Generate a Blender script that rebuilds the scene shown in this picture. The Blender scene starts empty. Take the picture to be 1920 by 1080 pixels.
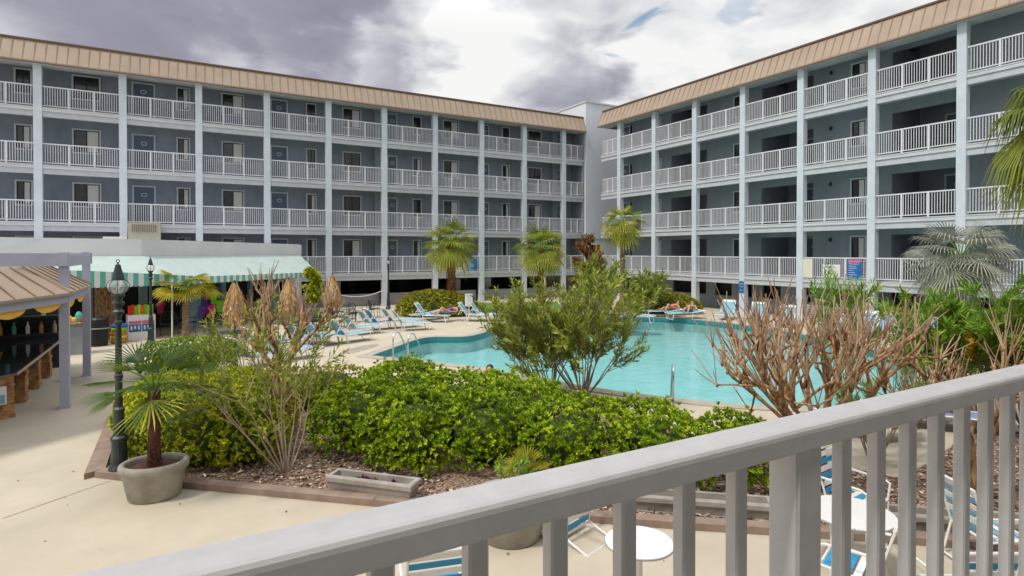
import bpy, math, random
from mathutils import Vector, Matrix, geometry
R = math.radians
random.seed(7)
rnd = random.random
def ru(a, b): return a + (b - a) * random.random()

# ---------------------------------------------------------------- camera, sky, sun
# plan axes: x runs along the left wing, y runs away from the camera's own balcony
EYE = 3.37
FPX = 1095.0
CA, SA = 0.8670, 0.4983
sc = bpy.context.scene
cam_d = bpy.data.cameras.new('camera')
cam = bpy.data.objects.new('camera', cam_d)
sc.collection.objects.link(cam)
cam.location = (0, 0, EYE)
cam.rotation_euler = (R(90 - 0.6), 0, -math.atan2(SA, CA))
cam_d.sensor_width = 36
cam_d.lens = 36 * FPX / 1920
cam_d.shift_y = -56.5 / 1920
cam_d.clip_start = 0.05
cam_d.clip_end = 2000
sc.camera = cam

SUN_EL, SUN_AZ = 57, 192      # azimuth measured from +x towards +y: direction the light comes from
sd = Vector((math.cos(R(SUN_AZ)) * math.cos(R(SUN_EL)), math.sin(R(SUN_AZ)) * math.cos(R(SUN_EL)), math.sin(R(SUN_EL))))
sun_d = bpy.data.lights.new('sun', 'SUN')
sun_d.energy = 2.5
sun_d.angle = R(8)
sun_d.color = (1.0, 0.95, 0.87)
sun = bpy.data.objects.new('sun', sun_d)
sun.rotation_euler = sd.to_track_quat('Z', 'Y').to_euler()
sc.collection.objects.link(sun)

def pdir(px, py):
    u = (px - 960) / FPX
    return Vector((u * CA + SA, -u * SA + CA, (472 - py) / FPX)).normalized()

world = bpy.data.worlds.new('World')
sc.world = world
world.use_nodes = True
nt = world.node_tree
nt.nodes.clear()
def N(t, **k):
    n = nt.nodes.new(t)
    for a, b in k.items():
        if a.startswith('i_'):
            key = a[2:]
            n.inputs[int(key) if key.isdigit() else key.replace('_', ' ')].default_value = b
        else: setattr(n, a, b)
    return n
def Lk(a, b): nt.links.new(a, b)
def Mth(op, a, b=None, clamp=False):
    n = N('ShaderNodeMath', operation=op, use_clamp=clamp)
    for i, v in enumerate((a, b)):
        if v is None: continue
        if isinstance(v, (int, float)): n.inputs[i].default_value = v
        else: Lk(v, n.inputs[i])
    return n.outputs[0]
out = N('ShaderNodeOutputWorld')
bg = N('ShaderNodeBackground'); bg.inputs[1].default_value = 0.1
Lk(bg.outputs[0], out.inputs[0])
sky = N('ShaderNodeTexSky', sky_type='NISHITA')
sky.sun_disc = False
sky.sun_elevation = R(SUN_EL)
sky.sun_rotation = R(90 - SUN_AZ)
tc = N('ShaderNodeTexCoord')
sep = N('ShaderNodeSeparateXYZ'); Lk(tc.outputs['Generated'], sep.inputs[0])
zz = Mth('MAXIMUM', Mth('ADD', sep.outputs[2], 0.22), 0.05)
comb = N('ShaderNodeCombineXYZ')
Lk(Mth('DIVIDE', sep.outputs[0], zz), comb.inputs[0]); Lk(Mth('DIVIDE', sep.outputs[1], zz), comb.inputs[1])
n1 = N('ShaderNodeTexNoise', i_Scale=1.5, i_Detail=7.0, i_Roughness=0.46, i_Distortion=0.2); Lk(comb.outputs[0], n1.inputs['Vector'])
n2 = N('ShaderNodeTexNoise', i_Scale=4.2, i_Detail=8.0, i_Roughness=0.5, i_Distortion=0.3); Lk(comb.outputs[0], n2.inputs['Vector'])
# warped direction for the large cloud masses
vs = N('ShaderNodeVectorMath', operation='SUBTRACT'); Lk(n2.outputs['Color'], vs.inputs[0]); vs.inputs[1].default_value = (0.5, 0.5, 0.5)
vm = N('ShaderNodeVectorMath', operation='SCALE'); Lk(vs.outputs[0], vm.inputs[0]); vm.inputs['Scale'].default_value = 0.30
va = N('ShaderNodeVectorMath', operation='ADD'); Lk(tc.outputs['Generated'], va.inputs[0]); Lk(vm.outputs[0], va.inputs[1])
vn = N('ShaderNodeVectorMath', operation='NORMALIZE'); Lk(va.outputs[0], vn.inputs[0])
def blob(px, py, r):
    d = N('ShaderNodeVectorMath', operation='DOT_PRODUCT'); Lk(vn.outputs[0], d.inputs[0]); d.inputs[1].default_value = pdir(px, py)
    mr = N('ShaderNodeMapRange', interpolation_type='SMOOTHSTEP'); Lk(d.outputs['Value'], mr.inputs[0])
    mr.inputs[1].default_value = math.cos(r); mr.inputs[2].default_value = 1.0
    return mr.outputs[0]
val = Mth('ADD', Mth('MULTIPLY', Mth('SUBTRACT', n1.outputs['Fac'], 0.5), 1.5), Mth('MULTIPLY', Mth('SUBTRACT', n2.outputs['Fac'], 0.5), 0.9))
val = Mth('ADD', val, 0.68)
for px, py, r, a in [(430, 30, .36, -.26), (690, 40, .18, -.26), (120, 0, .3, -.22), (1060, 170, .15, -.36), (800, 185, .11, -.22), (340, 130, .12, -.1), (1500, 130, .14, -.22), (1300, 60, .1, -.15),
                     (840, 105, .20, .44), (640, 130, .10, .28), (1010, 80, .14, .12), (1420, 90, .36, .20), (90, 85, .14, .12), (1250, 130, .12, .12), (1640, 20, .2, .05)]:
    val = Mth('ADD', val, Mth('MULTIPLY', blob(px, py, r), a))
cr = N('ShaderNodeValToRGB'); Lk(val, cr.inputs[0])
e = cr.color_ramp.elements
e[0].position = 0.0; e[0].color = (0.27, 0.27, 0.335, 1)
e[1].position = 0.98; e[1].color = (0.93, 0.93, 0.925, 1)
for p, c in [(0.3, (0.33, 0.33, 0.40, 1)), (0.55, (0.50, 0.505, 0.565, 1)), (0.80, (0.74, 0.75, 0.77, 1))]:
    x = e.new(p); x.color = c
bright = N('ShaderNodeVectorMath', operation='SCALE'); Lk(cr.outputs[0], bright.inputs[0])
zen = N('ShaderNodeMapRange'); Lk(sep.outputs[2], zen.inputs[0]); zen.inputs[1].default_value = 0.35; zen.inputs[2].default_value = 0.9
zen.inputs[3].default_value = 10.0; zen.inputs[4].default_value = 22.0
Lk(zen.outputs[0], bright.inputs['Scale'])
hole = Mth('ADD', Mth('MULTIPLY', blob(1195, 60, .035), 1.2), Mth('MULTIPLY', blob(1395, -5, .035), .7))
hole = Mth('MULTIPLY', hole, Mth('SUBTRACT', 1.0, Mth('MULTIPLY', n2.outputs['Fac'], 0.8)), clamp=True)
mix = N('ShaderNodeMix', data_type='RGBA'); Lk(hole, mix.inputs[0]); Lk(bright.outputs[0], mix.inputs[6])
skc = N('ShaderNodeMix', data_type='RGBA'); skc.inputs[0].default_value = 0.6; Lk(sky.outputs[0], skc.inputs[6]); skc.inputs[7].default_value = (2.0, 4.0, 6.2, 1)
Lk(skc.outputs[2], mix.inputs[7])
Lk(mix.outputs[2], bg.inputs[0])

sc.view_settings.view_transform = 'Standard'
sc.view_settings.look = 'None'
sc.view_settings.gamma = 1
sc.view_settings.exposure = 0.0
sc.cycles.max_bounces = 6
sc.cycles.diffuse_bounces = 3
sc.cycles.transparent_max_bounces = 8

# ---------------------------------------------------------------- helpers
def g(px, py, z=0.0):
    """plan position of a point seen at a pixel of the 1920 wide photo and standing at height z"""
    u = (px - 960) / FPX
    d = (EYE - z) * FPX / (py - 472)
    return (d * (u * CA + SA), d * (-u * SA + CA))
def pd(px, d):
    u = (px - 960) / FPX
    return (d * (u * CA + SA), d * (-u * SA + CA))
def xa(px, y):
    u = (px - 960) / FPX
    return y * (u * CA + SA) / (CA - u * SA)
def ya(px, x):
    u = (px - 960) / FPX
    return x * (CA - u * SA) / (u * CA + SA)

class MB:
    def __init__(s): s.v = []; s.f = []; s.t = []; s.m = []; s.mi = 0
    def quad(s, a, b, c, d, t=0.5):
        n = len(s.v); s.v += [a, b, c, d]; s.f.append((n, n + 1, n + 2, n + 3)); s.t.append(t); s.m.append(s.mi)
    def tri(s, a, b, c, t=0.5):
        n = len(s.v); s.v += [a, b, c]; s.f.append((n, n + 1, n + 2)); s.t.append(t); s.m.append(s.mi)
    def poly(s, pts, t=0.5):
        n = len(s.v); s.v += [tuple(p) for p in pts]; s.f.append(tuple(range(n, n + len(pts)))); s.t.append(t); s.m.append(s.mi)
    def box(s, x0, x1, y0, y1, z0, z1, t=0.5):
        n = len(s.v)
        s.v += [(x0, y0, z0), (x1, y0, z0), (x1, y1, z0), (x0, y1, z0), (x0, y0, z1), (x1, y0, z1), (x1, y1, z1), (x0, y1, z1)]
        for f in ((0, 3, 2, 1), (4, 5, 6, 7), (0, 1, 5, 4), (1, 2, 6, 5), (2, 3, 7, 6), (3, 0, 4, 7)):
            s.f.append(tuple(n + i for i in f)); s.t.append(t); s.m.append(s.mi)
    def cbox(s, c, dx, dy, dz, M=None, t=0.5):
        """box of size dx,dy,dz centred on c, turned by matrix M"""
        n = len(s.v)
        c = Vector(c)
        for k in range(8):
            p = Vector(((-.5, .5)[k & 1] * dx, (-.5, .5)[(k >> 1) & 1] * dy, (-.5, .5)[k >> 2] * dz))
            if M is not None: p = M @ p
            s.v.append(tuple(c + p))
        for f in ((0, 2, 3, 1), (4, 5, 7, 6), (0, 1, 5, 4), (1, 3, 7, 5), (3, 2, 6, 7), (2, 0, 4, 6)):
            s.f.append(tuple(n + i for i in f)); s.t.append(t); s.m.append(s.mi)
    def tube(s, pts, rad, n=6, t=0.5, cap=True, close=False):
        pts = [Vector(p) for p in pts]
        if not isinstance(rad, (list, tuple)): rad = [rad] * len(pts)
        k0 = len(s.v)
        ref = None
        for i, p in enumerate(pts):
            a = pts[max(i - 1, 0)]; b = pts[min(i + 1, len(pts) - 1)]
            d = (b - a)
            if d.length < 1e-7: d = Vector((0, 0, 1))
            d.normalize()
            if ref is None: ref = Vector((0, 0, 1)) if abs(d.z) < 0.9 else Vector((1, 0, 0))
            x = d.cross(ref).normalized(); ref = x.cross(d).normalized()
            for j in range(n):
                w = 2 * math.pi * j / n
                s.v.append(tuple(p + (x * math.cos(w) + ref * math.sin(w)) * rad[i]))
        for i in range(len(pts) - 1):
            for j in range(n):
                a = k0 + i * n + j; b = k0 + i * n + (j + 1) % n
                s.f.append((a, b, b + n, a + n)); s.t.append(t); s.m.append(s.mi)
        if cap:
            s.f.append(tuple(k0 + j for j in reversed(range(n)))); s.t.append(t); s.m.append(s.mi)
            e0 = k0 + (len(pts) - 1) * n
            s.f.append(tuple(e0 + j for j in range(n))); s.t.append(t); s.m.append(s.mi)
    def lathe(s, c, prof, n=16, sx=1.0, sy=1.0, t=0.5, rot=0.0):
        k0 = len(s.v)
        for r, z in prof:
            for j in range(n):
                w = 2 * math.pi * j / n
                x = r * math.cos(w) * sx; y = r * math.sin(w) * sy
                s.v.append((c[0] + x * math.cos(rot) - y * math.sin(rot), c[1] + x * math.sin(rot) + y * math.cos(rot), c[2] + z))
        for i in range(len(prof) - 1):
            for j in range(n):
                a = k0 + i * n + j; b = k0 + i * n + (j + 1) % n
                s.f.append((a, b, b + n, a + n)); s.t.append(t); s.m.append(s.mi)
    def prism(s, pts, z0, z1, t=0.5):
        n = len(pts)
        s.poly([(x, y, z1) for x, y in pts], t)
        s.poly([(x, y, z0) for x, y in reversed(pts)], t)
        for i in range(n):
            a = pts[i]; b = pts[(i + 1) % n]
            s.quad((a[0], a[1], z0), (b[0], b[1], z0), (b[0], b[1], z1), (a[0], a[1], z1), t)
    def build(s, name, mats, parent=None, smooth=False, tint=False, loc=None):
        me = bpy.data.meshes.new(name)
        me.from_pydata([tuple(p) for p in s.v], [], s.f)
        if not isinstance(mats, (list, tuple)): mats = [mats]
        for m in mats: me.materials.append(m)
        if len(mats) > 1: me.polygons.foreach_set('material_index', s.m)
        if tint:
            at = me.attributes.new('tint', 'FLOAT', 'FACE')
            at.data.foreach_set('value', s.t)
        if smooth: me.polygons.foreach_set('use_smooth', [True] * len(me.polygons))
        o = bpy.data.objects.new(name, me)
        sc.collection.objects.link(o)
        if parent: o.parent = parent
        if loc: o.location = loc
        return o

def empty(name, loc=(0, 0, 0), rz=0.0):
    o = bpy.data.objects.new(name, None)
    o.location = loc; o.rotation_euler = (0, 0, rz); o.empty_display_size = 0.2
    sc.collection.objects.link(o)
    return o
def tag(o, label=None, cat=None, group=None, kind=None):
    if label: o['label'] = label
    if cat: o['category'] = cat
    if group: o['group'] = group
    if kind: o['kind'] = kind
    return o
def copy_tree(o, parent=None):
    c = o.copy(); sc.collection.objects.link(c); c.parent = parent
    for ch in o.children: copy_tree(ch, c)
    return c

# ---------------------------------------------------------------- materials
def mat(name, col, rough=0.6, col2=None, scale=4.0, metal=0.0, bump=0.0, bscale=30.0, lo=0.35, hi=0.65, spec=0.4, detail=5.0, coat=0.0, stretch=None):
    m = bpy.data.materials.new(name); m.use_nodes = True
    t = m.node_tree; p = t.nodes['Principled BSDF']
    p.inputs['Base Color'].default_value = (*col, 1); p.inputs['Roughness'].default_value = rough
    p.inputs['Metallic'].default_value = metal; p.inputs['Specular IOR Level'].default_value = spec
    p.inputs['Coat Weight'].default_value = coat
    co = t.nodes.new('ShaderNodeTexCoord'); src = co.outputs['Object']
    if stretch:
        mp = t.nodes.new('ShaderNodeMapping'); mp.inputs['Scale'].default_value = stretch
        t.links.new(src, mp.inputs[0]); src = mp.outputs[0]
    if col2:
        n = t.nodes.new('ShaderNodeTexNoise'); n.inputs['Scale'].default_value = scale; n.inputs['Detail'].default_value = detail
        n.inputs['Roughness'].default_value = 0.6
        t.links.new(src, n.inputs['Vector'])
        r = t.nodes.new('ShaderNodeValToRGB'); r.color_ramp.elements[0].position = lo; r.color_ramp.elements[1].position = hi
        r.color_ramp.elements[0].color = (*col, 1); r.color_ramp.elements[1].color = (*col2, 1)
        t.links.new(n.outputs['Fac'], r.inputs[0]); t.links.new(r.outputs[0], p.inputs['Base Color'])
    if bump:
        n = t.nodes.new('ShaderNodeTexNoise'); n.inputs['Scale'].default_value = bscale; n.inputs['Detail'].default_value = 6
        t.links.new(src, n.inputs['Vector'])
        b = t.nodes.new('ShaderNodeBump'); b.inputs['Strength'].default_value = bump; b.inputs['Distance'].default_value = 0.02
        t.links.new(n.outputs['Fac'], b.inputs['Height']); t.links.new(b.outputs[0], p.inputs['Normal'])
    return m
def leafmat(name, dark, light, tip, trans=0.3, rough=0.45, scale=1.5):
    """leaves: colour runs dark > light > tip with each leaf's own tint"""
    m = bpy.data.materials.new(name); m.use_nodes = True
    t = m.node_tree; p = t.nodes['Principled BSDF']; p.inputs['Roughness'].default_value = rough; p.inputs['Specular IOR Level'].default_value = 0.35
    a = t.nodes.new('ShaderNodeAttribute'); a.attribute_name = 'tint'
    co = t.nodes.new('ShaderNodeTexCoord'); n = t.nodes.new('ShaderNodeTexNoise'); n.inputs['Scale'].default_value = scale; n.inputs['Detail'].default_value = 3
    t.links.new(co.outputs['Object'], n.inputs['Vector'])
    ad = t.nodes.new('ShaderNodeMath'); ad.operation = 'MULTIPLY_ADD'; ad.inputs[1].default_value = 0.7; t.links.new(n.outputs['Fac'], ad.inputs[0])
    sb = t.nodes.new('ShaderNodeMath'); sb.operation = 'SUBTRACT'; sb.inputs[1].default_value = 0.35
    t.links.new(a.outputs['Fac'], ad.inputs[2]); t.links.new(ad.outputs[0], sb.inputs[0])
    r = t.nodes.new('ShaderNodeValToRGB'); e = r.color_ramp.elements
    e[0].position = 0.05; e[0].color = (*dark, 1); e[1].position = 1.0; e[1].color = (*tip, 1); x = e.new(0.6); x.color = (*light, 1)
    t.links.new(sb.outputs[0], r.inputs[0]); t.links.new(r.outputs[0], p.inputs['Base Color'])
    tr = t.nodes.new('ShaderNodeBsdfTranslucent'); t.links.new(r.outputs[0], tr.inputs[0])
    mx = t.nodes.new('ShaderNodeMixShader'); mx.inputs[0].default_value = trans
    t.links.new(p.outputs[0], mx.inputs[1]); t.links.new(tr.outputs[0], mx.inputs[2])
    t.links.new(mx.outputs[0], t.nodes['Material Output'].inputs[0])
    return m
M = {}
M['deck'] = mat('cream_concrete', (0.455, 0.398, 0.30), 0.85, (0.57, 0.503, 0.39), 0.8, bump=0.12, bscale=60, lo=.3, hi=.75, detail=9)
M['deck_in'] = mat('balcony_deck', (0.62, 0.55, 0.45), 0.8)  # paled so the unseen floor bounces light onto the near rail
M['coping'] = mat('coping', (0.36, 0.32, 0.26), 0.8, (0.45, 0.40, 0.33), 3)
M['tile'] = mat('pool_tile', (0.03, 0.16, 0.17), 0.3, (0.06, 0.24, 0.25), 18)
M['curb'] = mat('brown_kerb', (0.24, 0.17, 0.13), 0.9, (0.32, 0.24, 0.19), 4, bump=.1)
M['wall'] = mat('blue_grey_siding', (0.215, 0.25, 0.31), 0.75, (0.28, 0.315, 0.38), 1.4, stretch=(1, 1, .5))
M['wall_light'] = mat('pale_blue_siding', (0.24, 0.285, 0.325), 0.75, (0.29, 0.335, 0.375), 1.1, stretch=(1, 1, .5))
M['tower'] = mat('tower_render', (0.58, 0.62, 0.68), 0.8, (0.66, 0.69, 0.74), .5, bump=.1, stretch=(1, 1, .35))
M['recess'] = mat('shade_dark_siding', (0.21, 0.24, 0.29), 0.8, (0.26, 0.29, 0.34), 1.1)  # siding darkened in colour for the shade inside the door recesses
M['trim'] = mat('pale_blue_trim', (0.54, 0.60, 0.655), 0.6, (0.62, 0.67, 0.715), 1.6)
M['slab'] = mat('slab_edge_paint', (0.52, 0.535, 0.56), 0.65, (0.62, 0.63, 0.65), 2.0, stretch=(.5, 1, 3))
M['slab2'] = mat('beam_paint', (0.46, 0.49, 0.53), 0.7, (0.54, 0.565, 0.60), 2.5)
M['ceil'] = mat('corridor_ceiling', (0.40, 0.42, 0.43), 0.8, (0.48, 0.50, 0.51), 1)
M['rail'] = mat('white_railing_paint', (0.66, 0.67, 0.69), 0.45, (0.73, 0.74, 0.76), 3)
M['near_rail'] = mat('satin_grey_white_paint', (0.545, 0.54, 0.53), 0.36, (0.60, 0.595, 0.59), 14, bump=0.03, bscale=140, spec=.45)
M['roof'] = mat('tan_metal', (0.33, 0.245, 0.175), 0.5, (0.38, 0.29, 0.21), .8, spec=.5)
M['seam'] = mat('tan_metal_seam_shadow', (0.25, 0.17, 0.11), 0.5)  # ribs darkened in colour, as their own cast shadow is too faint
M['cap'] = mat('roof_cap', (0.16, 0.09, 0.06), 0.6)
M['black'] = mat('black_frame', (0.015, 0.017, 0.02), 0.4)
M['glass'] = mat('dark_glass', (0.02, 0.025, 0.03), 0.08, (0.05, 0.055, 0.06), 2.0, spec=.7)
M['curtain'] = mat('pale_curtain', (0.66, 0.66, 0.65), 0.8, (0.80, 0.80, 0.78), 9, stretch=(3, 3, .3))
M['door'] = mat('slate_blue_door', (0.10, 0.14, 0.20), 0.5, (0.13, 0.17, 0.23), 3)
M['white'] = mat('white_paint', (0.78, 0.78, 0.77), 0.5, (0.85, 0.85, 0.84), 5)
M['dark'] = mat('dark_interior', (0.018, 0.02, 0.024), 0.9, (0.04, 0.042, 0.047), 1.2)
M['grey_wall'] = mat('grey_half_wall', (0.24, 0.24, 0.25), 0.9, (0.33, 0.325, 0.32), 1.3, bump=.1)
M['grey_wall2'] = mat('grey_counter_paint', (0.24, 0.26, 0.28), 0.8, (0.30, 0.32, 0.34), 2)
M['mulch'] = mat('mulch_bed', (0.09, 0.05, 0.032), 0.95, (0.42, 0.30, 0.22), 28, lo=.40, hi=.62, bump=1.0, bscale=28, detail=8)
M['chip'] = leafmat('bark_chip', (0.07, 0.035, 0.022), (0.40, 0.27, 0.19), (0.70, 0.58, 0.48), trans=0, rough=.9)
M['grass'] = mat('lawn', (0.07, 0.16, 0.02), 0.9, (0.16, 0.26, 0.04), 9, bump=.5)
M['soil'] = mat('planter_soil', (0.05, 0.025, 0.02), 0.95, (0.17, 0.08, 0.055), 25, bump=.6)
M['stucco'] = mat('pale_stucco', (0.60, 0.61, 0.62), 0.85, (0.68, 0.685, 0.685), .7, bump=.12)
M['teal_wall'] = mat('teal_grey_wall', (0.18, 0.27, 0.31), 0.8, (0.22, 0.32, 0.36), 1)
M['post'] = mat('lavender_grey_post', (0.37, 0.375, 0.48), 0.6, (0.42, 0.425, 0.53), 2)
M['awn_pale'] = mat('pale_mint_canvas', (0.39, 0.48, 0.445), 0.8, (0.44, 0.53, 0.495), 2)
M['awn_white'] = mat('cream_canvas', (0.66, 0.72, 0.68), 0.8)
M['awn_teal'] = mat('teal_canvas', (0.12, 0.42, 0.36), 0.8)
M['black_gloss'] = mat('black_stone_top', (0.02, 0.022, 0.022), 0.07, (0.05, 0.05, 0.048), 5, spec=.8)
M['metal_edge'] = mat('counter_edge', (0.33, 0.31, 0.28), 0.4)
M['iron'] = mat('black_green_iron', (0.012, 0.022, 0.022), 0.35, (0.03, 0.045, 0.042), 6, spec=.6)
M['black_plastic'] = mat('black_plastic', (0.012, 0.012, 0.014), 0.5)
M['hvac'] = mat('beige_cabinet', (0.36, 0.35, 0.27), 0.6, (0.42, 0.40, 0.31), 3)
M['sling'] = mat('pale_blue_sling', (0.16, 0.37, 0.50), 0.7, (0.21, 0.43, 0.55), 5)
M['sling_dark'] = mat('lavender_blue_sling', (0.22, 0.34, 0.58), 0.7, (0.28, 0.41, 0.63), 5)
M['vblue'] = mat('bright_blue_strap', (0.03, 0.30, 0.55), 0.5)
M['frame'] = mat('white_aluminium', (0.76, 0.74, 0.70), 0.4, (0.82, 0.80, 0.77), 6)
M['pot'] = mat('grey_concrete_pot', (0.27, 0.245, 0.205), 0.85, (0.40, 0.37, 0.325), 3.5, bump=.35, bscale=45, detail=9)
M['bark'] = mat('warm_bark', (0.20, 0.085, 0.03), 0.9, (0.54, 0.36, 0.20), 9, stretch=(2, 2, .6), bump=.8, bscale=30, lo=.4, hi=.62)
M['bark_shoot'] = mat('shoot_bark', (0.27, 0.14, 0.07), 0.8, (0.56, 0.42, 0.28), 2.5, stretch=(2, 2, .5))
M['bark_pale'] = mat('pale_bark', (0.30, 0.22, 0.145), 0.85, (0.46, 0.36, 0.26), 6, stretch=(2, 2, .5), bump=.2)
M['palm_trunk'] = mat('red_brown_trunk', (0.17, 0.055, 0.02), 0.9, (0.33, 0.13, 0.045), 5, stretch=(1, 1, 4), bump=.6, bscale=20)
M['palm_trunk_pale'] = mat('brown_trunk', (0.20, 0.12, 0.07), 0.9, (0.36, 0.25, 0.16), 6, stretch=(1, 1, 4), bump=.5, bscale=20)
M['fibre'] = mat('hairy_trunk', (0.055, 0.02, 0.014), 0.95, (0.15, 0.06, 0.04), 22, bump=.8, bscale=50)
M['thatch'] = leafmat('straw_thatch', (0.34, 0.17, 0.06), (0.58, 0.35, 0.15), (0.72, 0.50, 0.26), trans=.1, rough=.9)
M['hedge'] = leafmat('bright_hedge_leaf', (0.07, 0.14, 0.006), (0.31, 0.46, 0.012), (0.64, 0.72, 0.03), trans=.3)
M['hedge_y'] = leafmat('yellow_hedge_leaf', (0.12, 0.18, 0.01), (0.46, 0.52, 0.02), (0.80, 0.76, 0.04), trans=.3)
M['hedge_d'] = leafmat('dark_box_leaf', (0.07, 0.16, 0.012), (0.32, 0.48, 0.02), (0.52, 0.62, 0.04), trans=.3)
M['mound'] = leafmat('olive_mound_leaf', (0.12, 0.13, 0.008), (0.38, 0.36, 0.015), (0.62, 0.54, 0.03), trans=.3)
M['olea'] = leafmat('oleander_leaf', (0.06, 0.095, 0.010), (0.25, 0.30, 0.03), (0.60, 0.60, 0.11), trans=.35)
M['olea_b'] = leafmat('bright_oleander_leaf', (0.05, 0.14, 0.015), (0.19, 0.36, 0.03), (0.45, 0.54, 0.05), trans=.35)
M['olea_o'] = leafmat('orange_tip_leaf', (0.30, 0.18, 0.01), (0.55, 0.33, 0.015), (0.68, 0.48, 0.03), trans=.3)
M['russet'] = leafmat('russet_leaf', (0.12, 0.05, 0.015), (0.36, 0.15, 0.04), (0.42, 0.30, 0.06), trans=.3)
M['sabal'] = leafmat('palm_leaf', (0.09, 0.13, 0.012), (0.33, 0.37, 0.035), (0.64, 0.56, 0.06), trans=.25)
M['sabal_y'] = leafmat('yellow_palm_leaf', (0.16, 0.18, 0.01), (0.42, 0.40, 0.02), (0.70, 0.55, 0.04), trans=.35)
M['fan_dark'] = leafmat('dark_fan_leaf', (0.025, 0.06, 0.010), (0.12, 0.19, 0.025), (0.60, 0.54, 0.05), trans=.25)
M['silver'] = leafmat('silver_palm_leaf', (0.16, 0.175, 0.13), (0.36, 0.38, 0.31), (0.56, 0.53, 0.42), trans=.2)
M['dead'] = leafmat('dead_frond', (0.30, 0.12, 0.01), (0.55, 0.26, 0.03), (0.65, 0.36, 0.06), trans=.2)
M['core'] = mat('shaded_inner_foliage', (0.03, 0.05, 0.008), 0.95, (0.08, 0.12, 0.015), 20)  # darker than the leaves: shade inside the hedge put into its colour
M['skin'] = mat('skin', (0.50, 0.29, 0.20), 0.55)
M['hair'] = mat('brown_hair', (0.05, 0.025, 0.015), 0.7)
M['hair_w'] = mat('white_hair', (0.65, 0.62, 0.58), 0.7)
M['purple'] = mat('purple_swimsuit', (0.12, 0.06, 0.45), 0.6)
M['coral'] = mat('coral_red_cloth', (0.85, 0.13, 0.09), 0.6, (0.85, 0.25, 0.06), 3)
M['sign_white'] = mat('sign_white', (0.74, 0.72, 0.70), 0.5)
M['sign_cream'] = mat('sign_cream', (0.70, 0.66, 0.54), 0.6)
M['sign_blue'] = mat('sign_blue', (0.01, 0.14, 0.42), 0.4)
M['sign_pink'] = mat('sign_rose', (0.62, 0.16, 0.24), 0.5)
M['sign_red'] = mat('sign_red_ink', (0.55, 0.10, 0.08), 0.5)
M['ink'] = mat('sign_dark_ink', (0.12, 0.14, 0.30), 0.6)
M['steel'] = mat('polished_steel', (0.62, 0.62, 0.60), 0.2, metal=.9)
M['stone'] = mat('orange_ledge_stone', (0.24, 0.10, 0.04), 0.85, (0.52, 0.30, 0.13), 7, bump=.6, bscale=14, detail=7)
M['bunting'] = mat('yellow_cloth', (0.80, 0.38, 0.03), 0.8, (0.78, 0.50, 0.10), 6)

# glass of the lamps
gm = bpy.data.materials.new('lamp_glass'); gm.use_nodes = True
_p = gm.node_tree.nodes['Principled BSDF']; _p.inputs['Base Color'].default_value = (0.85, 0.87, 0.86, 1); _p.inputs['Roughness'].default_value = 0.05
_p.inputs['Alpha'].default_value = 0.22
M['lampglass'] = gm
# pool water: tinted clear surface with a fresnel reflection over a plastered basin
wm = bpy.data.materials.new('pool_water'); wm.use_nodes = True
t_ = wm.node_tree; t_.nodes.clear()
mo = t_.nodes.new('ShaderNodeOutputMaterial'); tp = t_.nodes.new('ShaderNodeBsdfTransparent'); gs = t_.nodes.new('ShaderNodeBsdfGlossy'); mxw = t_.nodes.new('ShaderNodeMixShader'); fr_ = t_.nodes.new('ShaderNodeFresnel')
fr_.inputs['IOR'].default_value = 1.24; gs.inputs['Roughness'].default_value = 0.03
tp.inputs[0].default_value = (0.68, 0.965, 0.965, 1)
co_ = t_.nodes.new('ShaderNodeTexCoord')
nb = t_.nodes.new('ShaderNodeTexNoise'); nb.inputs['Scale'].default_value = 2.6; nb.inputs['Detail'].default_value = 5
t_.links.new(co_.outputs['Object'], nb.inputs['Vector'])
bb = t_.nodes.new('ShaderNodeBump'); bb.inputs['Strength'].default_value = 0.30; bb.inputs['Distance'].default_value = 0.05
t_.links.new(nb.outputs['Fac'], bb.inputs['Height'])
t_.links.new(bb.outputs[0], gs.inputs['Normal']); t_.links.new(bb.outputs[0], fr_.inputs['Normal'])
t_.links.new(fr_.outputs[0], mxw.inputs[0]); t_.links.new(tp.outputs[0], mxw.inputs[1]); t_.links.new(gs.outputs[0], mxw.inputs[2]); t_.links.new(mxw.outputs[0], mo.inputs[0])
M['water'] = wm
M['plaster'] = mat('pool_plaster', (0.42, 0.525, 0.525), 0.8, (0.51, 0.595, 0.59), 1.6)

# ---------------------------------------------------------------- ground, pool, beds
POOL = [(5.46, 18.58), (8.43, 21.65), (9.9, 20.75), (11.2, 21.6), (13.3, 23.9), (14.9, 24.9), (18.2, 23.75), (21.1, 22.3), (22.1, 20.75), (22.5, 17.7), (21.9, 14.4), (21.3, 12.2),
        (19.5, 9.7), (17.0, 8.0), (14.0, 7.3), (12.0, 7.5), (10.6, 8.7), (9.35, 10.5), (8.6, 12.2), (7.7, 15.2)]
def smooth_poly(P, k):
    out = []
    n = len(P)
    for i in range(n):
        a, b, c = Vector(P[i - 1]), Vector(P[i]), Vector(P[(i + 1) % n])
        if i == 0: out.append(tuple(b)); continue
        q0 = b + (a - b) * .3; q1 = b + (c - b) * .3
        for j in range(k + 1):
            t = j / k
            out.append(tuple(q0 * (1 - t) ** 2 + b * 2 * t * (1 - t) + q1 * t * t))
    return out
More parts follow.
